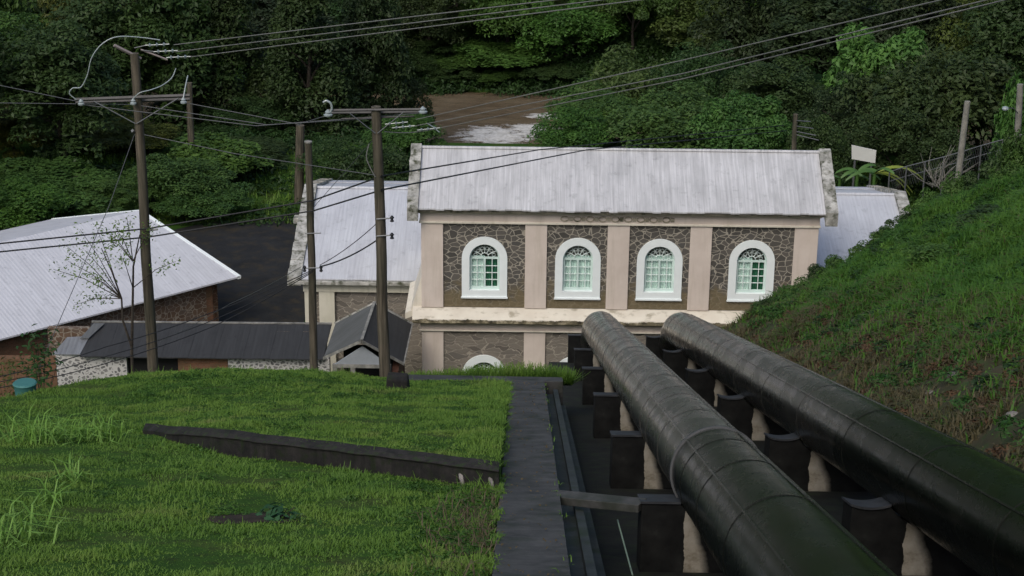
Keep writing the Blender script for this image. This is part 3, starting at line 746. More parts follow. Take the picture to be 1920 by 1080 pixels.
# ------------------------------------------------------------------ left house
def tri_roof(root, org, E0, E1, R0, R1, mat, th=.08, over=None):
    """gable roof from eave line E0-E1 and ridge line R0-R1; the far slope is mirrored"""
    E0, E1, R0, R1 = map(Vector, (E0, E1, R0, R1))
    F0 = Vector((2*R0.x-E0.x, 2*R0.y-E0.y, E0.z)); F1 = Vector((2*R1.x-E1.x, 2*R1.y-E1.y, E1.z))
    b = MB(org); b.slab([E0, E1, R1, R0], th); b.slab([R0, R1, F1, F0], th)
    return b.build('roof', mat, root), F0, F1
E1 = at(450, 525, 87.5); E0 = at(0, 648, 79.0); d = (E1-E0); E1.z = E0.z = 3.0; E0 = E1 - Vector((d.x, d.y, 0))*1.7
R1 = at(264, 404, 91.7); R1.z = 5.0; R0 = R1 - Vector((d.x, d.y, 0))*1.7
HOUSE = empty('tin_roofed_house', (E1.x-6, E1.y, 0), 'long low stone and brick house with white tin roof, cut off at the left edge', 'building')
HOo = (E1.x-6, E1.y, 0)
rf, F0, F1 = tri_roof(HOUSE, HOo, E0, E1, R0, R1, M['houseroof'])
vb = MB(HOo); nrm = (E1-E0).normalized()
for a, b in ((E1, R1), (R1, F1)):
    vb.slab([a-nrm*.12+Vector((0,0,.03)), a+nrm*.06+Vector((0,0,.03)), b+nrm*.06+Vector((0,0,.03)), b-nrm*.12+Vector((0,0,.03))], .16)
vb.build('verge_board', M['white'], HOUSE)
sid = Vector((R1.x-E1.x, R1.y-E1.y, 0)).normalized()
def wallseg(mb, a, b, z0, z1, th=.3, inn=None):
    a, b = Vector(a), Vector(b); inn = inn or sid
    mb.slab([(a.x, a.y, z1), (b.x, b.y, z1), (b.x+inn.x*th, b.y+inn.y*th, z1), (a.x+inn.x*th, a.y+inn.y*th, z1)], z1-z0)
Lh = (E1-E0).length
c1 = E1 - nrm*.9 + sid*.55; wp = lambda s: c1 - nrm*s
m1 = MB(HOo); wallseg(m1, wp(0), wp(.65), -.3, 2.93, .45); m1.build('brick_pier', M['brick'], HOUSE)
m1 = MB(HOo); wallseg(m1, wp(9.6), wp(14), -.3, 2.93, .35); m1.build('brick_wall', M['brick'], HOUSE)
m1 = MB(HOo); wallseg(m1, wp(.66), wp(9.59), -.3, 2.93, .3); m1.build('stone_wall', M['rubble_brown'], HOUSE)
m1 = MB(HOo); wallseg(m1, wp(14.01), wp(Lh-1.5), -.3, 2.93, .3); m1.build('stone_wall', M['rubble_brown'], HOUSE)
g = MB(HOo); e, r1_, f_ = c1, R1-nrm*.9, F1-nrm*.9-sid*.55
for off in (Vector((0, 0, 0)),):
    a = [(e.x, e.y, -.3), (f_.x, f_.y, -.3), (f_.x, f_.y, 2.95), (r1_.x, r1_.y, 4.85), (e.x, e.y, 2.95)]
    b = [(p[0]-nrm.x*.3, p[1]-nrm.y*.3, p[2]) for p in a]
    g.add(a+b, [(0, 1, 2, 3, 4), (9, 8, 7, 6, 5), (0, 5, 6, 1), (1, 6, 7, 2), (4, 9, 5, 0)])
g.v = [(x, y, z) for x, y, z in g.v]
g.build('gable_wall', M['rubble_brown'], HOUSE)

# ------------------------------------------------------------------ dark shed in front of the yard
SO = (-13, 75, 0)
SHED = empty('dark_shed', SO, 'long low shed with black sheet roof and white-jointed rubble wall, behind the lawn', 'shed')
b0, b1 = at(165, 604, 78), at(612, 607, 78); f0, f1 = at(150, 668, 75), at(606, 674, 75)
zbk, zft = 4.55, 4.0
def onz(px, py, z):
    d_ = ray(px, py); return Vector((0, 0, HC)) + d_*((z-HC)/d_.z)
b0, b1, f0, f1 = onz(172, 604, zbk), onz(622, 608, zbk), onz(150, 668, zft), onz(606, 674, zft)
s = MB(SO); nn = 18
for i in range(nn):
    a, c2 = i/nn, (i+1)/nn; u = .012*(i % 2)
    s.slab([f0.lerp(f1, a)+Vector((0, 0, u)), f0.lerp(f1, c2)+Vector((0, 0, u)), b0.lerp(b1, c2)+Vector((0, 0, u)), b0.lerp(b1, a)+Vector((0, 0, u))], .05)
s.build('roof', M['darkroof'], SHED)
s = MB(SO); s.slab([b0+Vector((0, -.03, .05)), b1+Vector((0, -.03, .05)), b1+Vector((0, .08, .05)), b0+Vector((0, .08, .05))], .1); s.build('edge_flashing', M['verge'], SHED)
# pale worn sheets at its left end
p_ = [onz(98, 664, 3.95), onz(150, 664, 4.05), onz(168, 630, 4.35), onz(126, 632, 4.3)]
s = MB(SO); s.slab(p_, .04); s.build('pale_sheet', m_roof('worn_pale_sheet', (.20, .21, .22), (.08, .08, .08)), SHED)
p_ = [onz(150, 634, 4.36), onz(166, 634, 4.36), onz(196, 606, 4.62), onz(176, 606, 4.62)]
s = MB(SO); s.slab(p_, .04); s.build('pale_sheet', m_roof('worn_pale_sheet', (.12, .125, .12), (.06, .06, .06)), SHED)
yw = (f0.y+f1.y)/2+.3
s = MB(SO); 
def xat(px, y): return at(px, 690, y).x
s.box(xat(106, yw), xat(238, yw), yw, yw+.4, -.3, zft-.08); s.build('rubble_wall', M['rubble'], SHED)
s = MB(SO); s.box(xat(428, yw), xat(618, yw), yw, yw+.4, -.3, zft-.08); s.build('rubble_wall', M['rubble'], SHED)
s = MB(SO); s.box(xat(334, yw), xat(427, yw), yw+.05, yw+.4, -.3, zft-.08); s.build('brick_wall', M['brick'], SHED)
s = MB(SO); s.box(xat(-60, yw), xat(105, yw), yw+.02, yw+.4, -.3, zft-.3); s.build('brick_wall', M['brick'], SHED)
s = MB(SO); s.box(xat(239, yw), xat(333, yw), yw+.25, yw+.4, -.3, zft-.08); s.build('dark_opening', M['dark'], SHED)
s = MB(SO); s.box(xat(106, 77.9), xat(618, 77.9), b0.y-.5, b0.y-.2, -.3, zbk-.12); s.build('back_wall', M['rubble_brown'], SHED)

# ------------------------------------------------------------------ gabled porch between the poles
PO = (-6.8, 74, 0)
PORCH = empty('gabled_porch', PO, 'small gabled porch with weathered grey roof, in front of the low wing', 'porch')
zr_ = 6.2; ze_ = 4.75
RA, RB = onz(678, 638, zr_), onz(702, 567, zr_)
LA, LB = onz(607, 670, ze_), onz(630, 604, ze_)
GA, GB = onz(757, 681, ze_), onz(773, 606, ze_)
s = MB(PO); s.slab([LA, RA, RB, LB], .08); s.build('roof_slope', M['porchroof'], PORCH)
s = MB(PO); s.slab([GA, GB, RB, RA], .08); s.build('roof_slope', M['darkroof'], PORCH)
up = Vector((0, 0, .035))
def strip(a, b, w, th, name, mat, root, org):
    d_ = (b-a).normalized(); sd_ = Vector((-d_.y, d_.x, 0)).normalized()*w/2
    q = MB(org); q.slab([a-sd_, b-sd_, b+sd_, a+sd_], th); return q.build(name, mat, root)
strip(LA+up, RA+up, .10, .14, 'verge_board', M['verge'], PORCH, PO); strip(RA+up, RB+up, .12, .06, 'ridge_board', M['verge'], PORCH, PO)
strip(LB+up, RB+up, .24, .10, 'verge_board', M['coping'], PORCH, PO); strip(RB+up, GB+up, .24, .10, 'verge_board', M['coping'], PORCH, PO)
strip(RA+up, GA+up, .10, .14, 'verge_board', M['verge'], PORCH, PO); strip(GA+up*.5, GB+up*.5, .08, .05, 'gutter_edge', M['verge'], PORCH, PO)
fy = RA.y + .35
gx0, gx1 = LA.x+.5, GA.x-.5
s = MB(PO); s.prism([(gx0+.1, 4.95), (RA.x, zr_-.42), (gx1-.1, 4.95)], fy, fy+.06); s.build('gable_board', M['greypanel'], PORCH)
s = MB(PO); s.box(gx0, gx1, fy-.05, fy+.1, 4.80, 4.945); s.build('lintel', M['verge'], PORCH)
for x in (gx0+.0, gx0+.75, gx1-.2):
    s = MB(PO); s.box(x, x+.2, fy-.03, fy+.18, 0, 4.8); s.build('post', M['verge'], PORCH)
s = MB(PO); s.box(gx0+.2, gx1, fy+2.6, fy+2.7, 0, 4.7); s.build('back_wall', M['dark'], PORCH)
s = MB(PO); s.box(gx0, gx1, fy-.08, fy+.12, 0, 3.92); s.build('parapet', M['cream'], PORCH)
s = MB(PO); s.box(gx1+.02, gx1+.3, fy+.1, fy+4.2, 0, 4.6); s.build('side_wall', m_plain('rusty_side', (.06, .025, .015), .9, .5, 2), PORCH)

# ------------------------------------------------------------------ vegetation prototypes
def leaf_quads(P, N, L, rg, wid=.45):
    """P points, N normals -> one folded diamond leaf each, as quads"""
    k = len(P); r = rg.normal(size=(k, 3)); T = np.cross(N, r); T /= np.linalg.norm(T, axis=1)[:, None]+1e-9
    B = np.cross(N, T); l = (L*rg.uniform(.6, 1.3, k))[:, None]; w_ = l*wid
    return np.stack([P-T*l*.5, P-B*w_*.5+N*l*.06, P+T*l*.5-N*l*.12, P+B*w_*.5+N*l*.06], axis=1)
def crown_mesh(name, seed, R=(4, 4, 3), nclump=46, clump=1.25, nleaf=190, L=.34, base=.0, droop=.35, style='round'):
    rg = np.random.default_rng(seed); Q = []
    for i in range(nclump):
        while True:
            d = rg.normal(size=3); d /= np.linalg.norm(d)
            if d[2] > -.35 or rg.random() < .25: break
        rad = rg.uniform(.55, 1.0) if i > nclump*.25 else rg.uniform(.15, .6)
        if style == 'cone': rad *= 1
        c_ = d*rad*np.array(R)
        if style == 'cone':
            h = rg.random()**.8; rr = (1-h)*rg.uniform(.6, 1)**.5; a = rg.uniform(0, 2*pi); c_ = np.array([cos(a)*rr*R[0], sin(a)*rr*R[1], (h*2-1)*R[2]])
        if style == 'flat': c_[2] = c_[2]*.45 + R[2]*.2*rg.normal()
        cr = clump*rg.uniform(.6, 1.25)
        n_ = int(nleaf*1.3*rg.uniform(.7, 1.2))
        dd = rg.normal(size=(n_, 3)); dd /= np.linalg.norm(dd, axis=1)[:, None]; dd[:, 2] = np.where(dd[:, 2] < -.3, -dd[:, 2], dd[:, 2])
        rr = cr*(1-np.abs(rg.normal(0, .22, n_)))
        P_ = c_ + dd*rr[:, None]*np.array([1.1, 1.1, .75]); P_[:, 2] -= droop*cr*(dd[:, 0]**2+dd[:, 1]**2)*.6
        N_ = dd*.55 + np.array([0, 0, .55]) + rg.normal(0, .38, (n_, 3)); N_ /= np.linalg.norm(N_, axis=1)[:, None]
        Q.append(leaf_quads(P_, N_, L, rg))
    Q = np.concatenate(Q); zmin = np.percentile(Q[:, :, 2], 1)
    return npmesh(name, Q, 4, M['leaf'])
def trunk_mesh(name, seed, H, r0, R, nb=6):
    rg = random.Random(seed); b = MB()
    top = Vector((rg.uniform(-.4, .4), rg.uniform(-.4, .4), H)); pts = [Vector((0, 0, -.6)), Vector((0, 0, .2))]
    for i in range(1, 6):
        t_ = i/5; pts.append(Vector((top.x*t_+rg.uniform(-.12, .12), top.y*t_+rg.uniform(-.12, .12), .2+(H-.2)*t_)))
    b.tube(pts, [r0*1.35]+[r0*(1-.75*i/6)+.02 for i in range(6)], 8)
    for i in range(nb):
        a = 2*pi*i/nb+rg.uniform(-.4, .4); z0 = H*rg.uniform(.4, .85); L_ = R*rg.uniform(.5, .85)
        p0 = Vector((top.x*z0/H, top.y*z0/H, z0)); p1 = p0+Vector((cos(a)*L_*.5, sin(a)*L_*.5, L_*.45)); p2 = p0+Vector((cos(a)*L_, sin(a)*L_, L_*.7))
        b.tube([p0, p1, p2], [r0*.45, r0*.28, r0*.08], 5)
    me_ = bpy.data.meshes.new(name); me_.from_pydata(b.v, [], b.f); me_.materials.append(M['bark'])
    me_.polygons.foreach_set('use_smooth', [True]*len(me_.polygons)); return me_
PROTO = {}
def proto(kind):
    if kind in PROTO: return PROTO[kind]
    spec = {  # crown radii, clumps, clump size, leaves, leaf length, trunk height, trunk radius
        'round1': dict(seed=1, R=(3.6, 3.6, 2.9), nclump=60, clump=1.15, nleaf=210, L=.33), 'round2': dict(seed=2, R=(4.1, 3.5, 2.6), nclump=62, clump=1.2, nleaf=200, L=.36),
        'round3': dict(seed=3, R=(3.2, 3.6, 3.5), nclump=64, clump=1.0, nleaf=210, L=.30), 'fine': dict(seed=4, R=(3.8, 3.8, 3.3), nclump=90, clump=.85, nleaf=170, L=.22),
        'big': dict(seed=5, R=(3.6, 3.6, 3.0), nclump=52, clump=1.2, nleaf=120, L=.55), 'flat': dict(seed=6, R=(4.4, 4.0, 2.4), nclump=70, clump=1.05, nleaf=200, L=.30, style='flat'),
        'cone': dict(seed=8, R=(3.0, 3.0, 5.2), nclump=100, clump=.95, nleaf=170, L=.26, style='cone', droop=.9), 'tall': dict(seed=9, R=(3.0, 3.0, 4.6), nclump=84, clump=1.0, nleaf=190, L=.30),
        'shrub': dict(seed=10, R=(1.5, 1.5, 1.1), nclump=26, clump=.55, nleaf=150, L=.22)}[kind]
    me_ = crown_mesh('crown', **spec); R = spec['R']; TH = {'cone': 6.4, 'tall': 5.6, 'shrub': .7}.get(kind, 4.2)
    tr_ = trunk_mesh('trunk', spec['seed'], TH, {'shrub': .06}.get(kind, .22), R[0])
    PROTO[kind] = (me_, tr_, R, TH); return PROTO[kind]
def put_tree(kind, loc, height, width, colr, label, cat='tree', group=None, name=None, rz=None, lean=0):
    me_, tr_, R, TH = proto(kind)
    root = empty(name or ('shrub' if kind == 'shrub' else 'broadleaf_tree'), loc, label, cat, group, rz if rz is not None else random.uniform(0, 6.28))
    H0 = TH + R[2]*.95; sz = height/H0; sx = width/(2*R[0]+1.2)
    t_ = mkobj('trunk', tr_, root); t_.scale = (sx*.8, sx*.8, sz)
    c_ = mkobj('crown', me_, root); c_.location = (0, 0, TH*sz); c_.scale = (sx, sx*random.uniform(.9, 1.1), sz); c_.rotation_euler.z = random.uniform(0, 6.28)
    c_.color = (colr[0], colr[1], colr[2], 1); return root
DK, DK2, MID, BR, OL, YG = (.040, .074, .024), (.033, .057, .022), (.056, .112, .026), (.066, .138, .030), (.082, .100, .022), (.095, .175, .04)
def tree_px(kind, px, ptop, wpx, Y, colr, label, **k):
    """a tree whose crown top stands at that pixel from the photo, at distance Y, on the ground there"""
    p = at(px, ptop, Y); g = height(p.x, Y); depth = sqrt(Y*Y+(HC-p.z)**2)
    h = max(1.2, p.z-g); return put_tree(kind, (p.x, Y, g), h, wpx*depth/FPX, colr, label, **k)
BEH = 'trees on the near river bank'
T = [
 # left side, from the front
 ('round2', 95, 318, 330, 106, BR, 'broad green tree spreading low over the white roof of the left house'),
 ('round1', 20, 350, 230, 100, BR, 'green bushy tree at the left edge just above the white roof'),
 ('fine', 215, 345, 190, 104, MID, 'green bush behind the tall left pole, above the roof ridge'),
 ('big', 405, 262, 210, 112, BR, 'bright green large-leaved tree right of the tall left pole'),
 ('round1', 330, 300, 200, 107, MID, 'mid green tree right behind the ridge end of the white roof'),
 ('round3', 470, 300, 170, 116, DK, 'dark green tree left of the short bare pole'),
 ('flat', 380, 355, 200, 105, MID, 'low spreading green bush at the back of the black yard'),
 ('fine', 640, 262, 190, 108, DK, 'dark bush behind the low wing roof between the two poles'),
 ('round1', 760, 222, 150, 116, MID, 'green tree with white speckled top beside the crossarm pole'),
 ('round2', 700, 275, 180, 106, DK, 'dense dark green tree behind the end of the hall roof'),
 ('fine', 120, 185, 300, 122, OL, 'olive-brown leafy tree at the far left behind the crossarms'),
 ('flat', 230, 225, 240, 118, OL, 'tawny green tree behind the tall left pole below its crossarm'),
 ('round3', 20, 200, 180, 116, OL, 'olive tree cut by the left edge at mid height'),
 ('fine', 470, 190, 230, 126, DK, 'very dark tree in the shade left of the river'),
 ('tall', 30, 30, 240, 126, MID, 'tall green tree in the upper left corner'),
 ('fine', 150, -20, 260, 132, OL, 'tall tree with yellowish tufts near the top left'),
 ('tall', 300, -60, 260, 128, DK, 'tall dark tree behind the insulators of the left pole'),
 ('cone', 420, -80, 240, 130, DK2, 'tall blackish conifer-like tree left of the upper middle'),
 ('cone', 570, -90, 250, 128, DK2, 'tall blackish tree with hanging twigs in the upper left middle'),
 ('tall', 690, -40, 170, 133, DK2, 'dark tree overhanging the river from the left'),
 ('fine', 600, 130, 230, 130, DK2, 'dark low tree at the left bank of the river'),
 ('fine', 560, 158, 190, 134, DK2, 'low dark tree at the left water edge under the slack wires'),
 ('round2', 700, 176, 150, 135, DK, 'dark tree at the water edge right behind the top of the crossarm pole'),
 ('round3', 760, 150, 110, 135, DK2, 'dark bushy tree closing the left side of the river'),
 ('fine', 380, 150, 230, 132, DK, 'dark thicket tree behind the far grey pole'),
 ('tall', -20, -60, 260, 134, MID, 'leafy tree filling the very upper left corner of the picture'),
 ('round2', 60, -90, 300, 142, DK, 'dark tree behind the upper left corner trees'),
 # right side
 ('flat', 1120, 175, 250, 122, MID, 'low flat-topped green tree at the right bank of the river'),
 ('flat', 1280, 178, 320, 116, BR, 'wide bright green tree directly behind the hall ridge'),
 ('round2', 1400, 185, 230, 112, BR, 'rounded bright green tree behind the right end of the hall roof'),
 ('round1', 1080, 215, 170, 116, MID, 'green bush at the river edge above the hall ridge'),
 ('flat', 1190, 105, 290, 131, MID, 'spreading green tree overhanging the river on the right'),
 ('fine', 1330, 90, 260, 128, DK, 'shadowy tree under the right-hand wires'),
 ('round3', 1460, 120, 240, 124, DK, 'dark tree right of the wires behind the small pole'),
 ('big', 1655, 52, 190, 122, YG, 'light green big-leaved tree rising above its dark neighbours at right'),
 ('round2', 1760, 98, 330, 114, DK, 'large dark rounded tree in front of the right hillside'),
 ('fine', 1600, 150, 220, 116, DK2, 'very dark tree behind the white signboard'),
 ('round1', 1850, 125, 220, 116, DK, 'dark green tree near the right edge behind the concrete pole'),
 ('big', 1925, 150, 110, 104, BR, 'bright green leafy shrub at the right edge beside the lamp'),
 ('fine', 1700, 190, 260, 110, DK, 'low dark thicket tree behind the wire fence'),
 ('round3', 1540, 225, 130, 108, DK, 'dark bush just right of the hall roof end'),
 ('tall', 1560, -30, 260, 134, DK2, 'tall dark tree right of the upper middle'),
 ('tall', 1730, -50, 260, 132, DK2, 'tall dark tree in the upper right'),
 ('fine', 1890, -30, 260, 128, OL, 'brownish green tall tree in the upper right corner'),
 ('tall', 1410, -40, 240, 138, DK2, 'tall dark tree behind where the right wires leave the picture'),
]
for (kd, px, pt, w_, Y, c_, lab) in T: tree_px(kd, px, pt, w_, Y, tuple(x*random.uniform(.88, 1.12) for x in c_), lab, group=BEH)
# far bank, hillside beyond the river
FB = 'trees on the far bank of the river'
F_ = [
 ('fine', 760, 95, 150, 156, DK, 'dark tree at the water line on the far bank, left end of the gap'),
 ('round3', 850, 120, 110, 155.8, DK, 'low dark bush at the water line under the far bank trees'),
 ('flat', 1030, 118, 150, 156, DK, 'dark low tree overhanging the water at the right end of the far bank'),
 ('round1', 940, 128, 110, 155.6, MID, 'small green bush touching the water in the middle of the far bank'),
 ('big', 930, 82, 190, 157, BR, 'bright green tree hanging over the far bank in the middle of the river gap'),
 ('round2', 860, 100, 150, 157.5, MID, 'mid green tree on the far bank left of the bright one'),
 ('fine', 1010, 95, 150, 158, MID, 'green tree on the far bank right of the bright one'),
 ('fine', 790, 60, 170, 159, DK, 'dark green tree on the far bank at the left of the river gap'),
 ('round3', 800, -20, 170, 170, BR, 'brighter green tree higher up beyond the river, left of the gap'),
 ('tall', 710, 30, 150, 165, MID, 'slim green tree beyond the river near the top left of the gap'),
 ('round1', 900, -10, 170, 172, MID, 'green tree on the slope directly above the river gap'),
 ('fine', 1000, 10, 170, 170, DK, 'dark tree on the slope above the right of the river gap'),
 ('tall', 1090, 20, 150, 164, DK, 'dark slim tree beyond the right end of the river gap'),
 ('round2', 1180, 10, 180, 166, MID, 'olive green tree beyond the river under the upper wires'),
]
for (kd, px, pt, w_, Y, c_, lab) in F_: tree_px(kd, px, pt, w_, Y, c_, lab, group=FB)
random.seed(21)
LM = ['above the white-roofed house', 'left of the tallest pole', 'behind the three left insulators', 'right of the tallest pole', 'above the short bare pole', 'above the crossarm pole', 'above the left part of the hall roof',
      'above the river foam', 'above the middle of the hall roof', 'above the third arched window', 'above the right end of the hall roof', 'above the white signboard', 'above the wire fence', 'above the edge of the bank']
LM = [l for l in LM]
for row, (Y, rw_) in enumerate(((158.5, 'front'), (164, 'second'), (171, 'third'), (180, 'hindmost'))):
    for i in range(14):
        X = -39 + i*6.1 + (row % 2)*3.0 + random.uniform(-1.0, 1.0)
        kd = random.choice(['round1', 'round2', 'round3', 'fine', 'tall', 'flat']); yy = Y+random.uniform(-1.6, 1.6)
        c_ = random.choice([DK, DK2, MID, DK, OL, MID, BR]); c_ = tuple(x*random.uniform(.8, 1.2) for x in c_)
        h_ = random.uniform(5.5, 8.5) if row == 0 else random.uniform(9, 12)
        put_tree(kd, (X, yy, height(X, yy)), h_, random.uniform(8, 10.5), c_, '%s row tree beyond the river, %s' % (rw_, LM[i]), group='forest rows beyond the river')
for WI, (X, Y) in enumerate(((-36, 110), (-42, 124), (-34, 96), (-45, 104), (36, 100), (40, 114), (46, 126), (33, 122), (50, 106), (-52, 132), (-30, 128), (28, 132), (-29, 112))):
    put_tree(random.choice(['round1', 'round2', 'tall', 'fine']), (X, Y, height(X, Y)), random.uniform(9, 13), random.uniform(8, 10), DK, '%s dark tree in the wood %s of the yard' % (['first', 'second', 'third', 'fourth', 'fifth', 'sixth', 'seventh', 'eighth', 'ninth', 'tenth', 'eleventh', 'twelfth', 'last'][WI], 'left' if X < 0 else 'right'), group='closed wood beside the yard')
# dense low thicket filling the gaps under the trees
def scatter_leaves(name, pts, L, rg, cr, nleaf, colr, label=None, hgt=.6):
    Q = []
    for (x, y, z, s_) in pts:
        n_ = int(nleaf*s_); dd = rg.normal(size=(n_, 3)); dd /= np.linalg.norm(dd, axis=1)[:, None]; dd[:, 2] = np.abs(dd[:, 2])
        P_ = np.array([x, y, z]) + dd*cr*s_*np.array([1, 1, hgt])*(1-np.abs(rg.normal(0, .25, n_)))[:, None]
        N_ = dd*.5+np.array([0, 0, .5])+rg.normal(0, .4, (n_, 3)); N_ /= np.linalg.norm(N_, axis=1)[:, None]
        Q.append(leaf_quads(P_, N_, L, rg))
    me_ = npmesh(name, np.concatenate(Q), 4, M['leaf']); o_ = mkobj(name, me_); o_.color = (*colr, 1); return o_
pts = []
for i in range(520):
    Y = random.uniform(104, 134); X = random.uniform(-34, 38)
    if (-12 < X < 19 and Y < 100) or (-9 < X < 4 and Y > 116): continue
    pts.append((X, Y, height(X, Y)-.1, random.uniform(.7, 1.5)))
for i in range(420):
    Y = random.uniform(154.4, 162); X = random.uniform(-24, 14); pts.append((X, Y, height(X, Y)-.1, random.uniform(1.0, 2.0)))
for i in range(700):
    Y = 154.6+34*random.random()**1.5; X = random.uniform(-38, 38); pts.append((X, Y, height(X, Y)-.1, random.uniform(.7, 1.6)))
tag(scatter_leaves('undergrowth', pts, .34, rng, 1.2, 130, (.026, .06, .016)), 'dark leafy undergrowth below the trees', 'undergrowth', kind='stuff')
# band of low grass between the yard and the trees
def blades(name, P, Hh, lean, wdt, mat, rg, seg=2):
    """tapering bent blades: P (k,3), Hh (k,)"""
    k = len(P); a = rg.uniform(0, 2*pi, k); D = np.stack([np.cos(a), np.sin(a), np.zeros(k)], 1); S = np.stack([-np.sin(a), np.cos(a), np.zeros(k)], 1)
    l = (lean*rg.uniform(.2, 1.3, k))[:, None]; h = Hh[:, None]; w_ = (wdt*rg.uniform(.6, 1.3, k))[:, None]; U = np.array([0, 0, 1.])
    p1 = P + D*l*h*.35 + U*h*.6; p2 = P + D*l*h + U*h*(1-.35*l)
    if seg == 1: return np.stack([P-S*w_, P+S*w_, p2+S*w_*.2, p2-S*w_*.2], 1)
    return np.concatenate([np.stack([P-S*w_, P+S*w_, p1+S*w_*.75, p1-S*w_*.75], 1), np.stack([p1-S*w_*.75, p1+S*w_*.75, p2+S*w_*.06, p2-S*w_*.06], 1)])
hv = np.vectorize(height)
X = rng.uniform(-34, 40, 26000); Y = rng.uniform(97, 118, 26000); keep = ~((X > -24) & (X < -11.3) & (Y < 104)) & ~((X > -12) & (X < 20) & (Y < 98)); X, Y = X[keep], Y[keep]
P_ = np.stack([X, Y, hv(X, Y)], 1)
me_ = npmesh('grass', blades('g', P_, rng.uniform(.15, .5, len(X)), .6, .05, M['grass'], rng, 1), 4, M['grass']); tag(mkobj('grass', me_), 'rough green grass between the black yard and the trees', 'grass', kind='stuff')

# ------------------------------------------------------------------ lawn
def lawn_pts(n, y0, y1, wpow):
    Y = y0 + (y1-y0)*rng.random(n)**wpow; X = rng.uniform(-18, XW0-.03, n)
    hw = Y*.38+1.0; k = (X > -hw) ; X, Y = X[k], Y[k]; return X, Y
X, Y = lawn_pts(620000, 16.5, 48.6, 1.2)
ye = np.interp(X, [e[0] for e in EDGE], [e[1] for e in EDGE]); yw_ = np.interp(X, [e[0] for e in WALL], [e[1] for e in WALL])
patch = ((X+3.65)/.66)**2 + ((Y-22.7)/.62)**2
k = (Y < ye+.7) & ~((Y-yw_ > -.1) & (Y-yw_ < .07) & (X > -7.2)) & ~((X > -3.6) & (Y > 45.2) & (Y < 46.4)) & ~((patch < 1) & (rng.random(len(X)) < 1.25-patch*.8))
X, Y = X[k], Y[k]
vnoise = np.array([mnoise.noise(Vector((x*.9, y*.9, 0)))+.5*mnoise.noise(Vector((x*2.7, y*2.7, 5))) for x, y in zip(X[::1], Y[::1])])
k = rng.random(len(X)) < np.clip(.85+.7*vnoise, .35, 1); X, Y, vnoise = X[k], Y[k], vnoise[k]
Hh = np.clip(.042 + .06*vnoise, .016, .2)*rng.uniform(.5, 1.5, len(X))*np.where(rng.random(len(X)) < .03, 2.3, 1) * np.where(Y > 43, 1.15, 1)
Hh *= 1+1.1*np.clip((X+1.3)/.9, 0, 1)
zz_ = hv(X, Y); zz_ = np.where((Y-np.interp(X, [e[0] for e in WALL], [e[1] for e in WALL]) < .26) & (Y-np.interp(X, [e[0] for e in WALL], [e[1] for e in WALL]) > .05) & (X > -7.2), np.maximum(zz_, 32.36-.356*np.interp(X, [e[0] for e in WALL], [e[1] for e in WALL])+.30*np.clip((X+7.2)/2.6, .1, 1)), zz_)
P_ = np.stack([X, Y, zz_-.01], 1)
me_ = npmesh('lawn', blades('l', P_, Hh, .9, .011, M['grass'], rng, 1), 4, M['grass']); tag(mkobj('lawn', me_), 'short green grass growing on the sloping lawn left of the steps', 'grass', kind='stuff')
# taller rim of grass and weeds where the lawn ends by the slab
X = rng.uniform(-3.2, 1.35, 5200); Y = 46.55+rng.random(5200)*.7; P_ = np.stack([X, Y, zpl(46.4)-.12-(Y-46.4)*.5], 1)
hh = rng.uniform(.3, .72, 5200)*np.clip(1-np.abs(X-.0)/6, .5, 1)
me_ = npmesh('grass_fringe', blades('l', P_, hh, .8, .02, M['grass'], rng, 1), 4, M['grass']); tag(mkobj('grass_fringe', me_), 'fringe of tall grass growing behind the concrete slab', 'grass', kind='stuff')
# creeping weeds in the lawn
pts = []
for i in range(170):
    y = random.uniform(22, 45); x = random.uniform(-y*.27, -.5)
    if interp(x, EDGE) < y or abs(interp(x, WALL)-y) < .3: continue
    pts.append((x, y, height(x, y), random.uniform(.5, 1.2)))
for i in range(90):
    y = random.uniform(38, 44.5); x = random.uniform(-9, -3.5); pts.append((x, y, height(x, y), random.uniform(.7, 1.6)))
for i in range(110):
    y = random.uniform(17, 26); x = random.uniform(-1.6, -.38); pts.append((x, y, height(x, y), random.uniform(.6, 1.3)))
tag(scatter_leaves('weeds', pts, .06, rng, .17, 60, (.05, .12, .02), hgt=.5), 'creeping broad-leaved weeds scattered through the lawn', 'weeds', kind='stuff')
X = rng.uniform(-1.5, -.3, 3600); Y = 18+rng.random(3600)*8; k = rng.random(3600) < .55* np.clip(1-abs(Y-22)/4, .1, 1)*np.clip((X+1.4), 0, 1); X, Y = X[k], Y[k]
me_ = npmesh('dead_stalks', blades('d', np.stack([X, Y, hv(X, Y)], 1), rng.uniform(.08, .26, len(X)), 1.4, .008, M['drystalk'], rng), 4, M['drystalk']); tag(mkobj('dead_stalks', me_), 'brown dead stalks lying in the lawn along the steps', 'dead grass', kind='stuff')
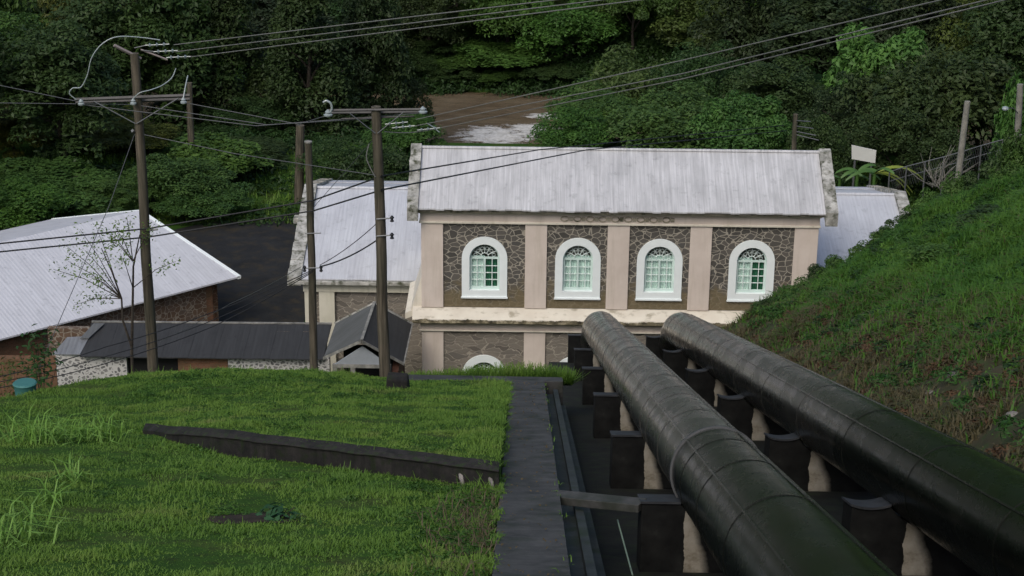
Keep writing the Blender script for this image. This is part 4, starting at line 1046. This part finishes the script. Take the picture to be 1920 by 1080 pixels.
# weeds creeping over the edges of the steps
X = np.concatenate([rng.normal(XW0, .035, 2600), rng.normal(XW1, .03, 110)]); Y = rng.uniform(17, 45, 2710); k = np.array([nz(y, 0, .9, 3) for y in Y]) > -.05; X, Y = X[k], Y[k]
me_ = npmesh('edge_weeds', blades('e', np.stack([X, Y, zpl(Y)+.03], 1), rng.uniform(.03, .11, len(X)), 1.3, .009, M['grass'], rng), 4, M['grass']); tag(mkobj('edge_weeds', me_), 'green weeds growing over the edges of the steps', 'weeds', kind='stuff')
n_ = 260; X = rng.uniform(XW0+.02, XW1-.02, n_); Y = rng.uniform(17, 45, n_); N_ = rng.normal(0, .25, (n_, 3))+np.array([0, 0, 1.]); N_ /= np.linalg.norm(N_, axis=1)[:, None]
o_ = mkobj('fallen_leaves', npmesh('fallen_leaves', leaf_quads(np.stack([X, Y, zpl(Y)+.085], 1), N_, .05, rng, .6), 4, M['leaf'])); o_.color = (.10, .075, .04, 1); tag(o_, 'brown fallen leaves lying on the steps', 'fallen leaves', kind='stuff')
# bare patch with a leafy plant
b = MB(); cx, cyy = -3.6, 22.7; v = [(cx, cyy, height(cx, cyy)+.02)]
for j in range(18): a = j*2*pi/18; r = 1+.18*random.uniform(-1, 1); x, y = cx+.62*r*cos(a), cyy+.58*r*sin(a); v.append((x, y, height(x, y)+.012))
b.add(v, [(0, j, j % 18+1) for j in range(1, 19)]); tag(b.build('soil_patch', M['soil'], smooth=True), kind='structure')
def plant(loc, n, L, h, colr, label, name='leafy_plant', cat='plant', spread=.25, w=.5, seed=0):
    rg = np.random.default_rng(seed); a = rg.uniform(0, 2*pi, n); r = spread*rg.uniform(.1, 1, n)
    P_ = np.stack([np.cos(a)*r, np.sin(a)*r, h*rg.uniform(.4, 1, n)], 1); N_ = np.stack([np.cos(a)*.5, np.sin(a)*.5, np.ones(n)], 1)+rg.normal(0, .3, (n, 3)); N_ /= np.linalg.norm(N_, axis=1)[:, None]
    me_ = npmesh(name, leaf_quads(P_, N_, L, rg, w), 4, M['leaf'])
    root = empty(name, loc, label, cat); o_ = mkobj('leaves', me_, root); o_.color = (*colr, 1)
    s_ = MB()
    for i in range(min(n, 14)): s_.tube([(0, 0, -.05), tuple(P_[i])], .008, 4)
    s_.build('stem', M['bark'], root); return root
p = (cx+.28, cyy-.15); plant((p[0], p[1], height(*p)), 46, .16, .16, (.035, .10, .045), 'small dark leafy plant growing in the bare patch of the lawn', seed=3, spread=.28)
for j, (px, py, n_, h_, ln, lab) in enumerate([
    (75, 832, 95, .75, 1.1, 'pale tall grass clump at the left end of the low wall'), (165, 828, 80, .7, 1.0, 'tall grass clump with arching light blades left of the low wall start'),
    (215, 828, 16, .62, .5, 'thin upright tuft of light grass beside the wall start'), (140, 905, 26, .5, 1.3, 'sparse tuft of long arching blades in the left lawn'),
    (95, 940, 24, .5, 1.3, 'small sprawling tuft of pale blades below the sparse one'), (10, 1015, 60, .62, 1.5, 'clump of long yellow-green blades at the lower left edge')]):
    d_ = ray(px, py); t_ = (32.36-HC)/(d_.z+.356*d_.y); p = Vector((0, 0, HC))+d_*t_
    root = empty('tall_grass_clump', (p.x, p.y, height(p.x, p.y)), lab, 'tall grass', 'tall grass clumps on the lawn')
    rg = np.random.default_rng(40+j); sp = .55 if n_ > 50 else .22
    P_ = np.stack([rg.normal(0, sp*.6, n_), rg.normal(0, sp*.35, n_), np.zeros(n_)-.02], 1)
    me_ = npmesh('blades', blades('t', P_, rg.uniform(.35, 1, n_)*h_, ln*1.1, .016, M['tallgrass'], rg), 4, M['tallgrass']); mkobj('blades', me_, root)
# stump-like block and dry brush
p = at(750, 742, 0.001+44.0); gz = height(-3.6, 43.4)
b = MB((0, 0, 0)); b.add([(-.2, -.15, -.1), (.22, -.17, -.1), (.24, .2, -.1), (-.18, .2, -.1), (-.19, -.12, .34), (.2, -.15, .30), (.2, .16, .36), (-.17, .17, .38)],
      [(0, 3, 2, 1), (4, 5, 6, 7), (0, 1, 5, 4), (1, 2, 6, 5), (2, 3, 7, 6), (3, 0, 4, 7)])
o = b.build('stone_block', M['wallstone'], bevel=.04); o.location = (-3.1, 42.0, height(-3.1, 42.0)-.05); o.scale = (1.35, 1.2, 1.15); tag(o, 'dark squared stone block standing in the lawn near the crossarm pole', 'stone block')

# ------------------------------------------------------------------ right bank
toe = 7.25
def bankz(X, Y): return hv(X, Y)
n_ = 380000; X = toe-.1 + rng.random(n_)**.9*20; Y = rng.uniform(18, 79.5, n_); k = X < 7+Y*.36; X, Y = X[k], Y[k]
vn = np.array([mnoise.noise(Vector((x*.45, y*.3, 2)))+.6*mnoise.noise(Vector((x*1.4, y*1.1, 7))) for x, y in zip(X, Y)])
lowpart = np.clip((X-toe)/4.2, 0, 1)
k = rng.random(len(X)) < np.clip(.25+.6*lowpart+.9*vn, .06, 1); X, Y, vn, lowpart = X[k], Y[k], vn[k], lowpart[k]
Hh = np.clip(.16+.26*vn+.22*lowpart, .06, .8)*rng.uniform(.5, 1.5, len(X))
dry = rng.random(len(X)) < np.clip(1.15-(X-toe-.10*(60-Y)*.4)/4.6+.5*vn, .04, .95)
Xd, Yd = X[dry], Y[dry]; me_ = npmesh('dry_grass', blades('b', np.stack([Xd, Yd, hv(Xd, Yd)-.02], 1), Hh[dry]*.8, 1.3, .02, M['drygrass'], rng), 4, M['drygrass']); tag(mkobj('dry_grass', me_), 'brown half withered grass on the lower bank along the right pipe', 'grass', kind='stuff')
X, Y, Hh = X[~dry], Y[~dry], Hh[~dry]
P_ = np.stack([X, Y, hv(X, Y)-.02], 1)
me_ = npmesh('bank_grass', blades('b', P_, Hh, 1.1, .022, M['bankgrass'], rng), 4, M['bankgrass']); tag(mkobj('bank_grass', me_), 'long tangled grass covering the steep bank right of the pipes', 'grass', kind='stuff')
random.seed(5)
for nm, cnt_, Ls, cr, cl, lab, rngx in (('bank_weeds', 520, .13, .42, (.035, .10, .02), 'leafy green creepers spread over the right bank', (1.8, 15)),
                              ('bank_ferns', 240, .16, .5, (.018, .045, .014), 'dark ferny growth in the hollows of the right bank', (2.5, 16)),
                              ('dead_brush', 230, .10, .3, (.095, .058, .034), 'brown withered growth on the lower part of the right bank', (.2, 5.5))):
    pts = []
    for i in range(cnt_):
        y = random.uniform(24, 77); x = toe+random.uniform(*rngx)
        if x > 7+y*.29: continue
        if nm == 'bank_weeds' and nz(x, y, .4, 12) < -.1: continue
        if nm == 'bank_ferns' and nz(x, y, .4, 12) > .15: continue
        pts.append((x, y, height(x, y), random.uniform(.5, 1.3)))
    tag(scatter_leaves(nm, pts, Ls, rng, cr, 110, cl, hgt=.55), lab, 'undergrowth', kind='stuff')
random.seed(15); pts = []
while len(pts) < 210:
    y = random.uniform(36, 76); x = toe+random.uniform(2.5, 15)
    if x > 7+y*.29: continue
    if y < 66 and (nz(x, y, .22, 33) < .12 or x < toe+4.5): continue
    pts.append((x, y, height(x, y)-.1, random.uniform(.45, 1.25)))
tag(scatter_leaves('bank_scrub', pts[150:], .15, rng, .5, 420, (.075, .16, .028), hgt=.8), 'light green leafy scrub in lumps on the upper right bank', 'undergrowth', kind='stuff'); pts = pts[:150]
tag(scatter_leaves('bank_scrub', pts, .15, rng, .62, 420, (.036, .092, .02), hgt=.8), 'leafy scrub in lumps over the crest and upper part of the right bank', 'undergrowth', kind='stuff')
# bushes standing on the bank that can be told apart
for (px, py, w, Y, c_, lab) in ((1500, 540, 90, 71, MID, 'low bush on the bank covering the right corner pilaster of the hall'), (1570, 500, 90, 72, BR, 'green bush on the bank in front of the right wing roof'),
        (1445, 590, 70, 70, DK, 'small dark bush at the foot of the bank beside the string course'), (1660, 452, 100, 73, MID, 'bush on the bank crest below the end of the right wing roof'),
        (1830, 365, 170, 72, DK, 'large dark fern bush high on the bank near the right edge'), (1760, 395, 100, 74, MID, 'green bush on the crest of the bank under the wire fence'),
        (1900, 330, 120, 70, MID, 'green bush at the right edge on top of the bank'), (1870, 300, 130, 72, DK, 'dark leafy bush poking above the bank crest below the concrete pole'), (1790, 345, 110, 73, MID, 'green bush breaking the skyline of the bank under the bare shrub'), (1700, 408, 90, 73.5, DK, 'dark bush on the bank crest just right of the wing gable'), (1735, 375, 80, 73, BR, 'light green bush on the bank crest below the fence start'), (1620, 470, 90, 73, MID, 'bush on the bank edge before the middle of the right wing roof'), (1535, 515, 80, 73, DK, 'small dark bush on the bank before the right corner of the hall'), (1915, 275, 120, 71, MID, 'topmost green bush where the bank leaves the picture'), (1850, 440, 190, 62, DK, 'broad dark hollow bush in the upper bank'), (1615, 345, 130, 98, BR, 'yellow-green shrub under the signboard beyond the wing roof'), (1590, 352, 90, 97, MID, 'green shrub tucked behind the right end of the hall roof'), (1760, 520, 170, 58, BR, 'bright green grassy bush in the middle of the bank')):
    p = at(px, py, Y); g = height(p.x, Y)
    put_tree('shrub', (p.x, Y, g-.1), max(.6, min(2.6, p.z-g+.35)), w/FPX*sqrt(Y*Y+600), c_, lab, 'bush', 'bushes on the right bank')
for j, (px, py, Y, s_, lab) in enumerate(((1790, 705, 48, .16, 'pale bleached stone on the right bank'), (1745, 737, 46, .1, 'small white stone lower on the right bank'), (1900, 780, 40, .13, 'grey stone on the bank at the right edge'))):
    d_ = ray(px, py); 
    best = None
    for q in range(200):
        tt = 25+q*.3; pp = Vector((0, 0, HC))+d_*tt
        if pp.z < height(pp.x, pp.y): best = pp; break
    if best is None: continue
    b = MB(best); 
    for q in range(3):
        r = [s_*random.uniform(.7, 1) for _ in range(4)]
    b.lathe((best.x, best.y, best.z-.02), [(.01, -.05), (s_, 0), (s_*.9, s_*.5), (s_*.4, s_*.8), (.01, s_*.85)], 7)
    o = b.build('stone', M['rock'], bevel=.01); o.scale = (1.3, .9, 1); tag(o, lab, 'stone', 'stones on the bank')

# ------------------------------------------------------------------ utility poles
def insulator(root, p, d, L=.55, n=3, r=.07, name='insulator'):
    p, d = Vector(p), Vector(d).normalized(); b = MB(root.location)
    b.tube([p, p+d*L], .014, 5)
    for i in range(n):
        c_ = p+d*L*(i+.7)/(n+.4); b.tube([c_-d*.035, c_-d*.012, c_+d*.03], [r*.5, r, r*.35], 8)
    return b.build(name, M['porcelain'], root, True)
def pole(name, px0, py0, px1, py1, Y, r0, r1, label, extra=True, mat='pole', Y1=None, cat='utility pole'):
    a, b_ = at(px0, py0, Y), at(px1, py1, Y1 or Y); g = height(a.x, Y)
    dirv = (b_-a); base = a - dirv*((a.z-g+.4)/dirv.z)
    root = empty(name, (base.x, base.y, base.z+.4), label, cat, 'utility poles'); s_ = MB(root.location)
    N_ = 10; pts_ = [base.lerp(b_, i/N_)+Vector((nz(i, px0, .8, 1), nz(i, px0, .9, 2), 0))*.03*(0 < i < N_) for i in range(N_+1)]
    s_.tube(pts_, [lerp(r0, r1, i/N_) for i in range(N_+1)], 12); s_.build('shaft', M[mat], root, True)
    return root, base, b_
def bar(root, a, b_, w, name, mat):
    s_ = MB(root.location); s_.tube([a, b_], w, 4); return s_.build(name, mat, root)
Y1 = 49.5
pole1, base1, top1 = pole('utility_pole', 287, 690, 252, 100, Y1, .17, .12, 'tallest wooden utility pole at left with two crossarms and a looping white jumper')
A = lambda px, py, dy=0: at(px, py, Y1+dy)
bar(pole1, A(214, 85, -.25), A(264, 110, .1), .045, 'top_crossarm', M['armpale']); bar(pole1, A(264, 93, .15), A(314, 112, .15), .028, 'top_crossarm', M['armpale'])
bar(pole1, A(140, 187, -.12), A(356, 179, -.12), .05, 'crossarm', M['arm']); bar(pole1, A(142, 192, .16), A(356, 186, .16), .045, 'crossarm', M['arm'])
bar(pole1, A(176, 190, -.16), A(254, 232, -.16), .018, 'brace', M['steel']); bar(pole1, A(335, 184, -.16), A(256, 232, -.16), .018, 'brace', M['steel'])
bar(pole1, A(252, 90, .1), A(274, 85, .1), .015, 'link', M['steel']); bar(pole1, A(266, 94, .1), A(290, 97, .1), .015, 'link', M['steel'])
for (px, py) in ((272, 85), (288, 97), (312, 108)): insulator(pole1, A(px, py), A(px+40, py-2)-A(px, py), .66, 3, .06)
for (px, py) in ((152, 193), (250, 192), (344, 190)):
    b = MB(pole1.location); b.lathe(A(px, py, -.25), [(.03, -.06), (.085, -.05), (.09, -.01), (.05, .02), (.07, .05), (.04, .08), (.02, .11)], 9); b.build('insulator', M['porcelain'], pole1, True)
def jumper(root, pl, r, mat='porcelain', name='jumper_cable', Y=None):
    P3 = [at(x, y, (Y or Y1)+dy) for x, y, dy in pl]; out = []
    for i in range(len(P3)-1):   # Catmull-Rom
        p0, p1, p2, p3 = P3[max(i-1, 0)], P3[i], P3[i+1], P3[min(i+2, len(P3)-1)]
        for q in range(5):
            t_ = q/5; out.append(.5*((2*p1)+(p2-p0)*t_+(2*p0-5*p1+4*p2-p3)*t_**2+(3*p1-p0-3*p2+p3)*t_**3))
    out.append(P3[-1]); s_ = MB(root.location); s_.tube(out, r, 6); return s_.build(name, M[mat], root, True)
jumper(pole1, [(300, 75, .1), (262, 70, 0), (220, 69, -.2), (192, 82, -.3), (172, 108, -.35), (164, 140, -.35), (152, 163, -.35), (137, 165, -.35), (130, 175, -.35), (143, 187, -.3)], .016)
jumper(pole1, [(330, 128, .3), (322, 146, .2), (304, 160, 0), (284, 168, -.2), (262, 174, -.3), (250, 185, -.3)], .015)
jumper(pole1, [(352, 142, .3), (348, 160, 0), (344, 183, -.25)], .018)
bar(pole1, A(248, 245, -.15), A(262, 252, .15), .05, 'bracket', M['steel'])
bar(pole1, A(274, 432, -.18), A(296, 430, -.18), .03, 'bracket', M['steel'])

Y2 = 47.2
pole2, base2, top2 = pole('utility_pole', 722, 700, 705, 200, Y2, .165, .13, 'thick wooden utility pole in front of the hall corner with one crossarm')
A = lambda px, py, dy=0: at(px, py, Y2+dy)
bar(pole2, A(614, 207, -.14), A(800, 205, -.14), .035, 'crossarm', M['arm']); bar(pole2, A(614, 212, .14), A(800, 210, .14), .035, 'crossarm', M['arm'])
bar(pole2, A(655, 212, -.17), A(704, 250, -.17), .014, 'brace', M['steel']); bar(pole2, A(757, 210, -.17), A(708, 250, -.17), .014, 'brace', M['steel'])
bar(pole2, A(640, 223, .14), A(776, 218, .14), .025, 'crossarm', M['arm'])
jumper(pole2, [(618, 214, -.2), (622, 204, -.2), (620, 194, -.2), (612, 189, -.2), (606, 192, -.2)], .03, Y=Y2)
for (px, py) in ((615, 214), (793, 208)):
    b = MB(pole2.location); b.lathe(A(px, py, -.2), [(.03, -.06), (.11, -.05), (.12, -.01), (.06, .02), (.08, .06), (.02, .12)], 9); b.build('insulator', M['porcelain'], pole2, True)
for (px, py) in ((722, 233), (735, 240), (782, 244)): insulator(pole2, A(px, py), A(px+40, py-4)-A(px, py), .6, 3, .05)
jumper(pole2, [(720, 247, 0), (760, 249, 0), (800, 245, 0), (820, 240, 0)], .012, 'wiremid', Y=Y2); jumper(pole2, [(800, 231, 0), (812, 238, 0), (824, 248, 0)], .016, Y=Y2)
jumper(pole2, [(692, 270, -.15), (687, 295, -.15), (696, 318, -.15), (704, 332, -.15)], .016, 'wirelight', Y=Y2)
for py in (411, 443):
    bar(pole2, A(706, py, -.16), A(734, py-2, -.16), .02, 'bracket', M['steel'])
    b = MB(pole2.location); b.lathe(A(735, py, -.16), [(.02, -.08), (.06, -.06), (.03, 0), (.06, .05), (.02, .1)], 8); b.build('insulator', M['cable'], pole2, True)
Y3 = 50.5
pole3, base3, top3 = pole('utility_pole', 590, 700, 578, 266, Y3, .125, .10, 'shorter bare wooden pole left of the crossarm pole')
A = lambda px, py, dy=0: at(px, py, Y3+dy)
b = MB(pole3.location); b.lathe(top3, [(.11, -.02), (.115, .02), (.02, .05)], 10); b.build('pole_cap', M['verge'], pole3)
for py in (438, 503):
    bar(pole3, A(572, py, -.14), A(602, py-1, -.14), .018, 'bracket', M['steel'])
for px in (571, 602):
    b = MB(pole3.location); b.lathe(A(px, 504, -.14), [(.02, -.1), (.055, -.07), (.03, 0), (.055, .05), (.02, .1)], 8); b.build('insulator', M['cable'], pole3, True)
# poles farther away
pfar = [('utility_pole', 360, 320, 355, 155, 112, .24, .18, 'grey pole standing in the trees right behind the tallest pole', 'pole'),
        ('utility_pole', 561, 350, 563, 235, 108, .30, .26, 'dark pole in the shade just left of the short bare pole', 'pole'),
        ('utility_pole', 1488, 300, 1492, 214, 104, .17, .14, 'small pole with short wire stubs behind the right end of the hall roof', 'pole')]
for a in pfar:
    r_, _, tp_ = pole(a[0], a[1], a[2], a[3], a[4], a[5], a[6], a[7], a[8], mat=a[9])
    if a[1] == 1488:
        for q, py in enumerate((226, 236, 246, 252)):
            bar(r_, at(1490, py, 104), at(1520+q*5, py+2+q*3, 103), .03, 'stub_arm', M['steel'])
r_, _, tp_ = pole('concrete_pole', 1797, 328, 1814, 190, 92, .23, .15, 'pale leaning concrete pole beside the wire fence at right', mat='concretepost')
r_, _, tp_ = pole('concrete_pole', 1905, 300, 1913, 158, 88, .2, .15, 'pale concrete pole with a lamp at the right edge', mat='concretepost')
b = MB(r_.location); h_ = at(1885, 203, 87); b.tube([at(1911, 215, 88), at(1900, 203, 87.5), h_], .03, 5); b.build('lamp_arm', M['steel'], r_, True)
b = MB(r_.location); b.lathe(h_, [(.02, .1), (.14, .06), (.17, -.02), (.12, -.1), (.02, -.13)], 10); b.build('lamp_head', M['porcelain'], r_, True)

# ------------------------------------------------------------------ wires: each span a thing of its own
def wire(pts_, r, mat, label, sag=0, name='power_line', cat='wire', group='overhead wires'):
    P3 = [at(*p) for p in pts_]; out = []
    for i in range(len(P3)-1):
        a, b_ = P3[i], P3[i+1]; n_ = 14
        for q in range(n_ + (i == len(P3)-2)):
            t_ = q/n_; p = a.lerp(b_, t_); p.z -= sag*4*t_*(1-t_); out.append(p)
    s_ = MB(out[0]); s_.tube(out, r, 5, True); return tag(s_.build(name, M[mat], smooth=True), label, cat, group)
wire([(326, 84, Y1), (1040, 0, 36), (2600, -182, 16)], .012, 'wirelight', 'topmost of the three bare wires running from the tallest pole to the upper right')
wire([(330, 97, Y1), (1120, 1, 36), (2700, -190, 16)], .012, 'wirelight', 'middle one of the three bare wires leaving the tallest pole')
wire([(355, 107, Y1), (1200, 0, 36), (2800, -202, 16)], .012, 'wirelight', 'lowest of the three bare wires leaving the tallest pole')
wire([(780, 224, Y2), (1280, 113, 38), (1760, 1, 30), (2900, -268, 16)], .012, 'wirelight', 'topmost of the three bare wires rising from the crossarm pole to the right')
wire([(775, 237, Y2), (1280, 138, 38), (1850, 0, 30), (3000, -290, 16)], .012, 'wirelight', 'middle one of the three bare wires rising from the crossarm pole')
wire([(825, 240, Y2), (1280, 148, 38), (1880, 1, 30), (3050, -298, 16)], .012, 'wirelight', 'lowest of the three bare wires rising from the crossarm pole')
wire([(-2600, 680, 30), (-300, 487, 46), (280, 428, Y1-.2), (586, 376, Y3-.2), (716, 330, Y2-.2), (1010, 281, 76), (1470, 235, 103.8)], .024, 'cable', 'upper thick black twisted cable crossing the picture from the left edge')
wire([(-2600, 700, 30), (-300, 502, 46), (280, 444, Y1-.2), (588, 395, Y3-.2), (716, 356, Y2-.2), (1100, 281, 76), (1475, 245, 103.8)], .024, 'cable', 'lower thick black twisted cable crossing the picture from the left edge')
wire([(600, 500, Y3-.15), (720, 441, Y2-.15)], .022, 'cable', 'lower short black cable slanting between the bare pole and the crossarm pole', .12)
wire([(600, 497, Y3-.15), (718, 408, Y2-.15)], .012, 'cable', 'upper short black cable slanting between the bare pole and the crossarm pole', .1)
wire([(263, 251, Y1), (440, 288, 49), (700, 328, Y2-.15)], .012, 'wiremid', 'thin grey wire from the tall pole down to the crossarm pole')
wire([(-2600, -540, 66), (-200, 110, 52), (0, 160, 51), (140, 189, Y1)], .011, 'wiremid', 'upper thin wire coming in from the left to the wide crossarm')
wire([(-2600, -240, 66), (-200, 160, 52), (0, 193, 51), (250, 196, Y1)], .011, 'wiremid', 'lower thin wire coming in from the left to the wide crossarm')
wire([(344, 192, Y1), (560, 233, 48.4), (615, 216, Y2)], .013, 'wiremid', 'uppermost slack wire between the two crossarms')
wire([(250, 196, Y1), (500, 234, 48.4), (700, 222, Y2)], .013, 'wiremid', 'middle slack wire between the two crossarms')
wire([(152, 196, Y1), (480, 236, 48.4), (790, 212, Y2)], .013, 'wiremid', 'lowest slack wire between the two crossarms')
wire([(252, 252, Y1), (205, 385, 47.6), (62, 716, 43)], .010, 'wiremid', 'thin guy wire slanting down left from the tallest pole', name='guy_wire')
wire([(585, 392, Y3), (700, 262, Y2)], .008, 'wiremid', 'hair-thin wire from the bare pole up to the crossarm pole')
wire([(588, 505, Y3-.2), (400, 585, 49), (200, 650, 47), (0, 706, 45.5), (-200, 755, 44), (-2000, 1180, 31)], .014, 'cable', 'uppermost black wire running from the bare pole down to the lower left', .05)
wire([(588, 507, Y3-.2), (400, 600, 49), (200, 668, 47), (0, 716, 45.5), (-200, 765, 44), (-2000, 1195, 31)], .012, 'cable', 'middle black wire running from the bare pole down to the lower left', .05)
wire([(588, 509, Y3-.2), (400, 612, 49), (200, 681, 47), (0, 727, 45.5), (-200, 775, 44), (-2000, 1210, 31)], .014, 'cable', 'lowest black wire running from the bare pole down to the lower left', .05)
wire([(565, 500, Y3-.2), (430, 570, 60), (300, 640, 66)], .01, 'wiremid', 'thin grey wire from the bare pole to the dark shed', .05)

# ------------------------------------------------------------------ sapling before the left house
def sapling():
    g = at(245, 700, 48.3); base = Vector((g.x, 48.3, height(g.x, 48.3))); root = empty('sapling', base, 'thin young tree with sparse feathery leaves in front of the white roof', 'tree')
    rg = random.Random(3); S = lambda px, py, dy=0: at(px, py, 48.3+dy)
    tr_ = MB(base); tr_.tube([base-Vector((0, 0, .3)), S(247, 660), S(249, 560), S(250, 500), S(262, 440)], [.05, .045, .035, .028, .015], 6)
    tr_.tube([S(247, 650), S(230, 600), S(228, 560), S(210, 510), S(190, 465)], [.035, .03, .026, .02, .01], 6); tr_.build('trunk', M['bark'], root, True)
    ends = [(100, 505), (128, 490), (160, 470), (150, 430), (178, 420), (215, 425), (238, 408), (290, 425), (330, 490), (170, 520), (205, 450), (225, 475), (140, 572), (120, 458), (190, 560), (200, 435)]
    br = MB(base); Q = []; r2 = np.random.default_rng(5)
    for i, (px, py) in enumerate(ends):
        s0 = S(228, 560) if px < 200 else S(249, 540 if py > 470 else 490); dy = r2.uniform(-.8, .8); e = S(px, py, dy); mid = s0.lerp(e, .55)+Vector((0, 0, .12))
        br.tube([s0, mid, e], [.016, .010, .005], 5)
        k = 60; tt = r2.uniform(.45, 1.05, k); P_ = np.array([(s0.lerp(mid, min(1, u/.55)) if u < .55 else mid.lerp(e, min(1, (u-.55)/.45))) for u in tt])
        P_ += r2.normal(0, .12, (k, 3)); N_ = r2.normal(0, .4, (k, 3))+np.array([0, -.3, .8]); N_ /= np.linalg.norm(N_, axis=1)[:, None]
        Q.append(leaf_quads(P_, N_, .10, r2, .4))
    br.build('branches', M['bark'], root, True)
    c_ = mkobj('leaves', npmesh('leaves', np.concatenate(Q) - np.array(base), 4, M['leaf']), root); c_.color = (.10, .17, .035, 1)
sapling()
p = at(48, 735, 40.7); p = Vector((p.x, 40.7, height(p.x, 40.7)+.38))
b = MB(p); b.tube([(p.x, p.y, p.z-.5), (p.x, p.y, p.z-.05), (p.x, p.y, p.z+.14), (p.x, p.y, p.z+.17), (p.x, p.y, p.z+.2)], [.22, .25, .27, .29, .26], 16)
tag(b.build('teal_drum', M['teal'], smooth=True), 'faded teal plastic drum at the left edge below the brick wall', 'drum')
gz_ = height(p.x+.05, p.y+1.2); plant((p.x+.05, p.y+1.2, gz_), 260, .16, p.z+1.0-gz_, (.03, .085, .02), 'leafy green bush against the brick wall at the left edge', 'bush', 'bush', .55, .45, 8)
pl2 = at(20, 700, 70); plant((pl2.x, 70, height(pl2.x, 70)), 300, .25, pl2.z+.6-height(pl2.x, 70), (.06, .08, .02), 'yellowish bush in front of the brick wall at the left edge', 'bush', 'bush', .9, .45, 9)

# ------------------------------------------------------------------ right background: sign, fence, banana plant
c0, c1_, c2, c3 = at(1597, 272, 104), at(1643, 282, 103), at(1641, 306, 103), at(1597, 298, 104)
SG = empty('signboard', (c0.x, 104, 0), 'blank white signboard on posts beyond the right wing roof', 'sign')
b = MB(SG.location); v = [c0, c1_, c2, c3]; b.add([tuple(q) for q in v]+[(q.x, q.y+.06, q.z) for q in v], [(3, 2, 1, 0), (4, 5, 6, 7), (0, 1, 5, 4), (1, 2, 6, 5), (2, 3, 7, 6), (3, 0, 4, 7)]); b.build('board', M['board'], SG)
for q in (c3.lerp(c2, .15), c3.lerp(c2, .85)):
    b = MB(SG.location); b.box(q.x-.05, q.x+.05, q.y+.07, q.y+.15, -.1, q.z+.4); b.build('post', M['steel'], SG)
# fence climbing to the right
FN = empty('wire_fence', (22, 96, 0), 'grey wire mesh fence climbing beside the road at right', 'fence')
fp = [(1668, 352, 98), (1700, 342, 97.5), (1735, 333, 97), (1770, 324, 96.5), (1805, 314, 96), (1840, 303, 95.5), (1880, 292, 95), (1925, 280, 94.5)]
tops = [at(x, y-30, Y) for x, y, Y in fp]; bots = [at(x, y+6, Y) for x, y, Y in fp]
for a, b_ in zip(tops, bots):
    s_ = MB(FN.location); s_.tube([(b_.x, b_.y, min(b_.z, height(b_.x, b_.y))), a], .045, 6); s_.build('post', M['steel'], FN)
s_ = MB(FN.location)
for i in range(len(tops)-1):
    s_.tube([tops[i], tops[i+1]], .03, 5); s_.tube([tops[i].lerp(bots[i], .5), tops[i+1].lerp(bots[i+1], .5)], .02, 5)
s_.build('rail', M['steel'], FN)
s_ = MB(FN.location)
for i in range(len(tops)-1):
    for k in range(8):
        t_ = k/8; a, b_ = tops[i].lerp(tops[i+1], t_), bots[i].lerp(bots[i+1], t_); a2, b2 = tops[i].lerp(tops[i+1], min(1, t_+.25)), bots[i].lerp(bots[i+1], min(1, t_+.25))
        s_.tube([a, b2], .007, 3); s_.tube([b_, a2], .007, 3)
s_.build('mesh', M['steel'], FN)
# leafless grey shrub by the fence
rg = random.Random(9); g0 = at(1765, 335, 93); root = empty('bare_shrub', (g0.x, 93, height(g0.x, 93)), 'leafless grey shrub in front of the wire fence', 'shrub')
s_ = MB(root.location)
for i in range(34):
    a = rg.uniform(-1.2, 1.2); L_ = rg.uniform(1.0, 2.6); p0 = Vector((g0.x+rg.uniform(-.5, .5), 93+rg.uniform(-.4, .4), g0.z-.5)); p1 = p0+Vector((sin(a)*L_*.5, rg.uniform(-.5, .5), cos(a)*L_*.5)); p2 = p1+Vector((sin(a+.4)*L_*.5, rg.uniform(-.4, .4), cos(a)*L_*.4))
    s_.tube([p0, p1, p2], [.03, .02, .008], 4)
s_.build('twigs', M['concretepost'], root)
# banana plants
def banana(px, py, Y, leaves, label, seed):
    rg = random.Random(seed); g = at(px, py, Y); root = empty('banana_plant', (g.x, Y, height(g.x, Y)), label, 'plant', 'banana plants')
    s_ = MB(root.location); s_.tube([root.location, (g.x, Y, g.z)], [.14, .09], 8); s_.build('stem', M['bananaleaf'], root, True)
    for (dx, dz, L_, yel) in leaves:
        b = MB(root.location); v = []; n_ = 9
        dr = Vector((dx, rg.uniform(-.4, .3), 0)).normalized()
        for i in range(n_+1):
            t_ = i/n_; c_ = Vector((g.x, Y, g.z))+dr*L_*t_+Vector((0, 0, dz*L_*t_-.75*L_*t_*t_)); w_ = .2*sin(pi*min(1, t_*.93+.05))**.7; sd_ = Vector((-dr.y, dr.x, 0))
            v += [c_-sd_*w_-Vector((0, 0, .1*w_)), c_+Vector((0, 0, .08)), c_+sd_*w_-Vector((0, 0, .1*w_))]
        for i in range(n_): pass
        b.add(v, [q for i in range(n_) for q in ((3*i, 3*i+1, 3*i+4, 3*i+3), (3*i+1, 3*i+2, 3*i+5, 3*i+4))]); b.build('leaf', M['ochreleaf' if yel else 'bananaleaf'], root, True)
banana(1608, 322, 100, [(1, .7, 1.4, 0), (-1, .6, 1.2, 0), (.3, .9, 1.2, 0), (-.5, .5, 1.1, 0), (.8, .4, 1.3, 0)], 'green banana plant below the white signboard', 1)
banana(1640, 325, 99, [(1, .55, 3.0, 1), (1, .2, 2.4, 1), (-1, .6, 1.8, 0), (.2, 1.0, 1.6, 0), (.9, .1, 2.2, 1)], 'banana plant with long yellowing leaves right of the signboard', 2)
banana(1575, 335, 101, [(1, .8, 1.6, 0), (-1, .7, 1.6, 0), (.1, 1.1, 1.6, 0)], 'small green banana plant close to the hall roof end', 4)
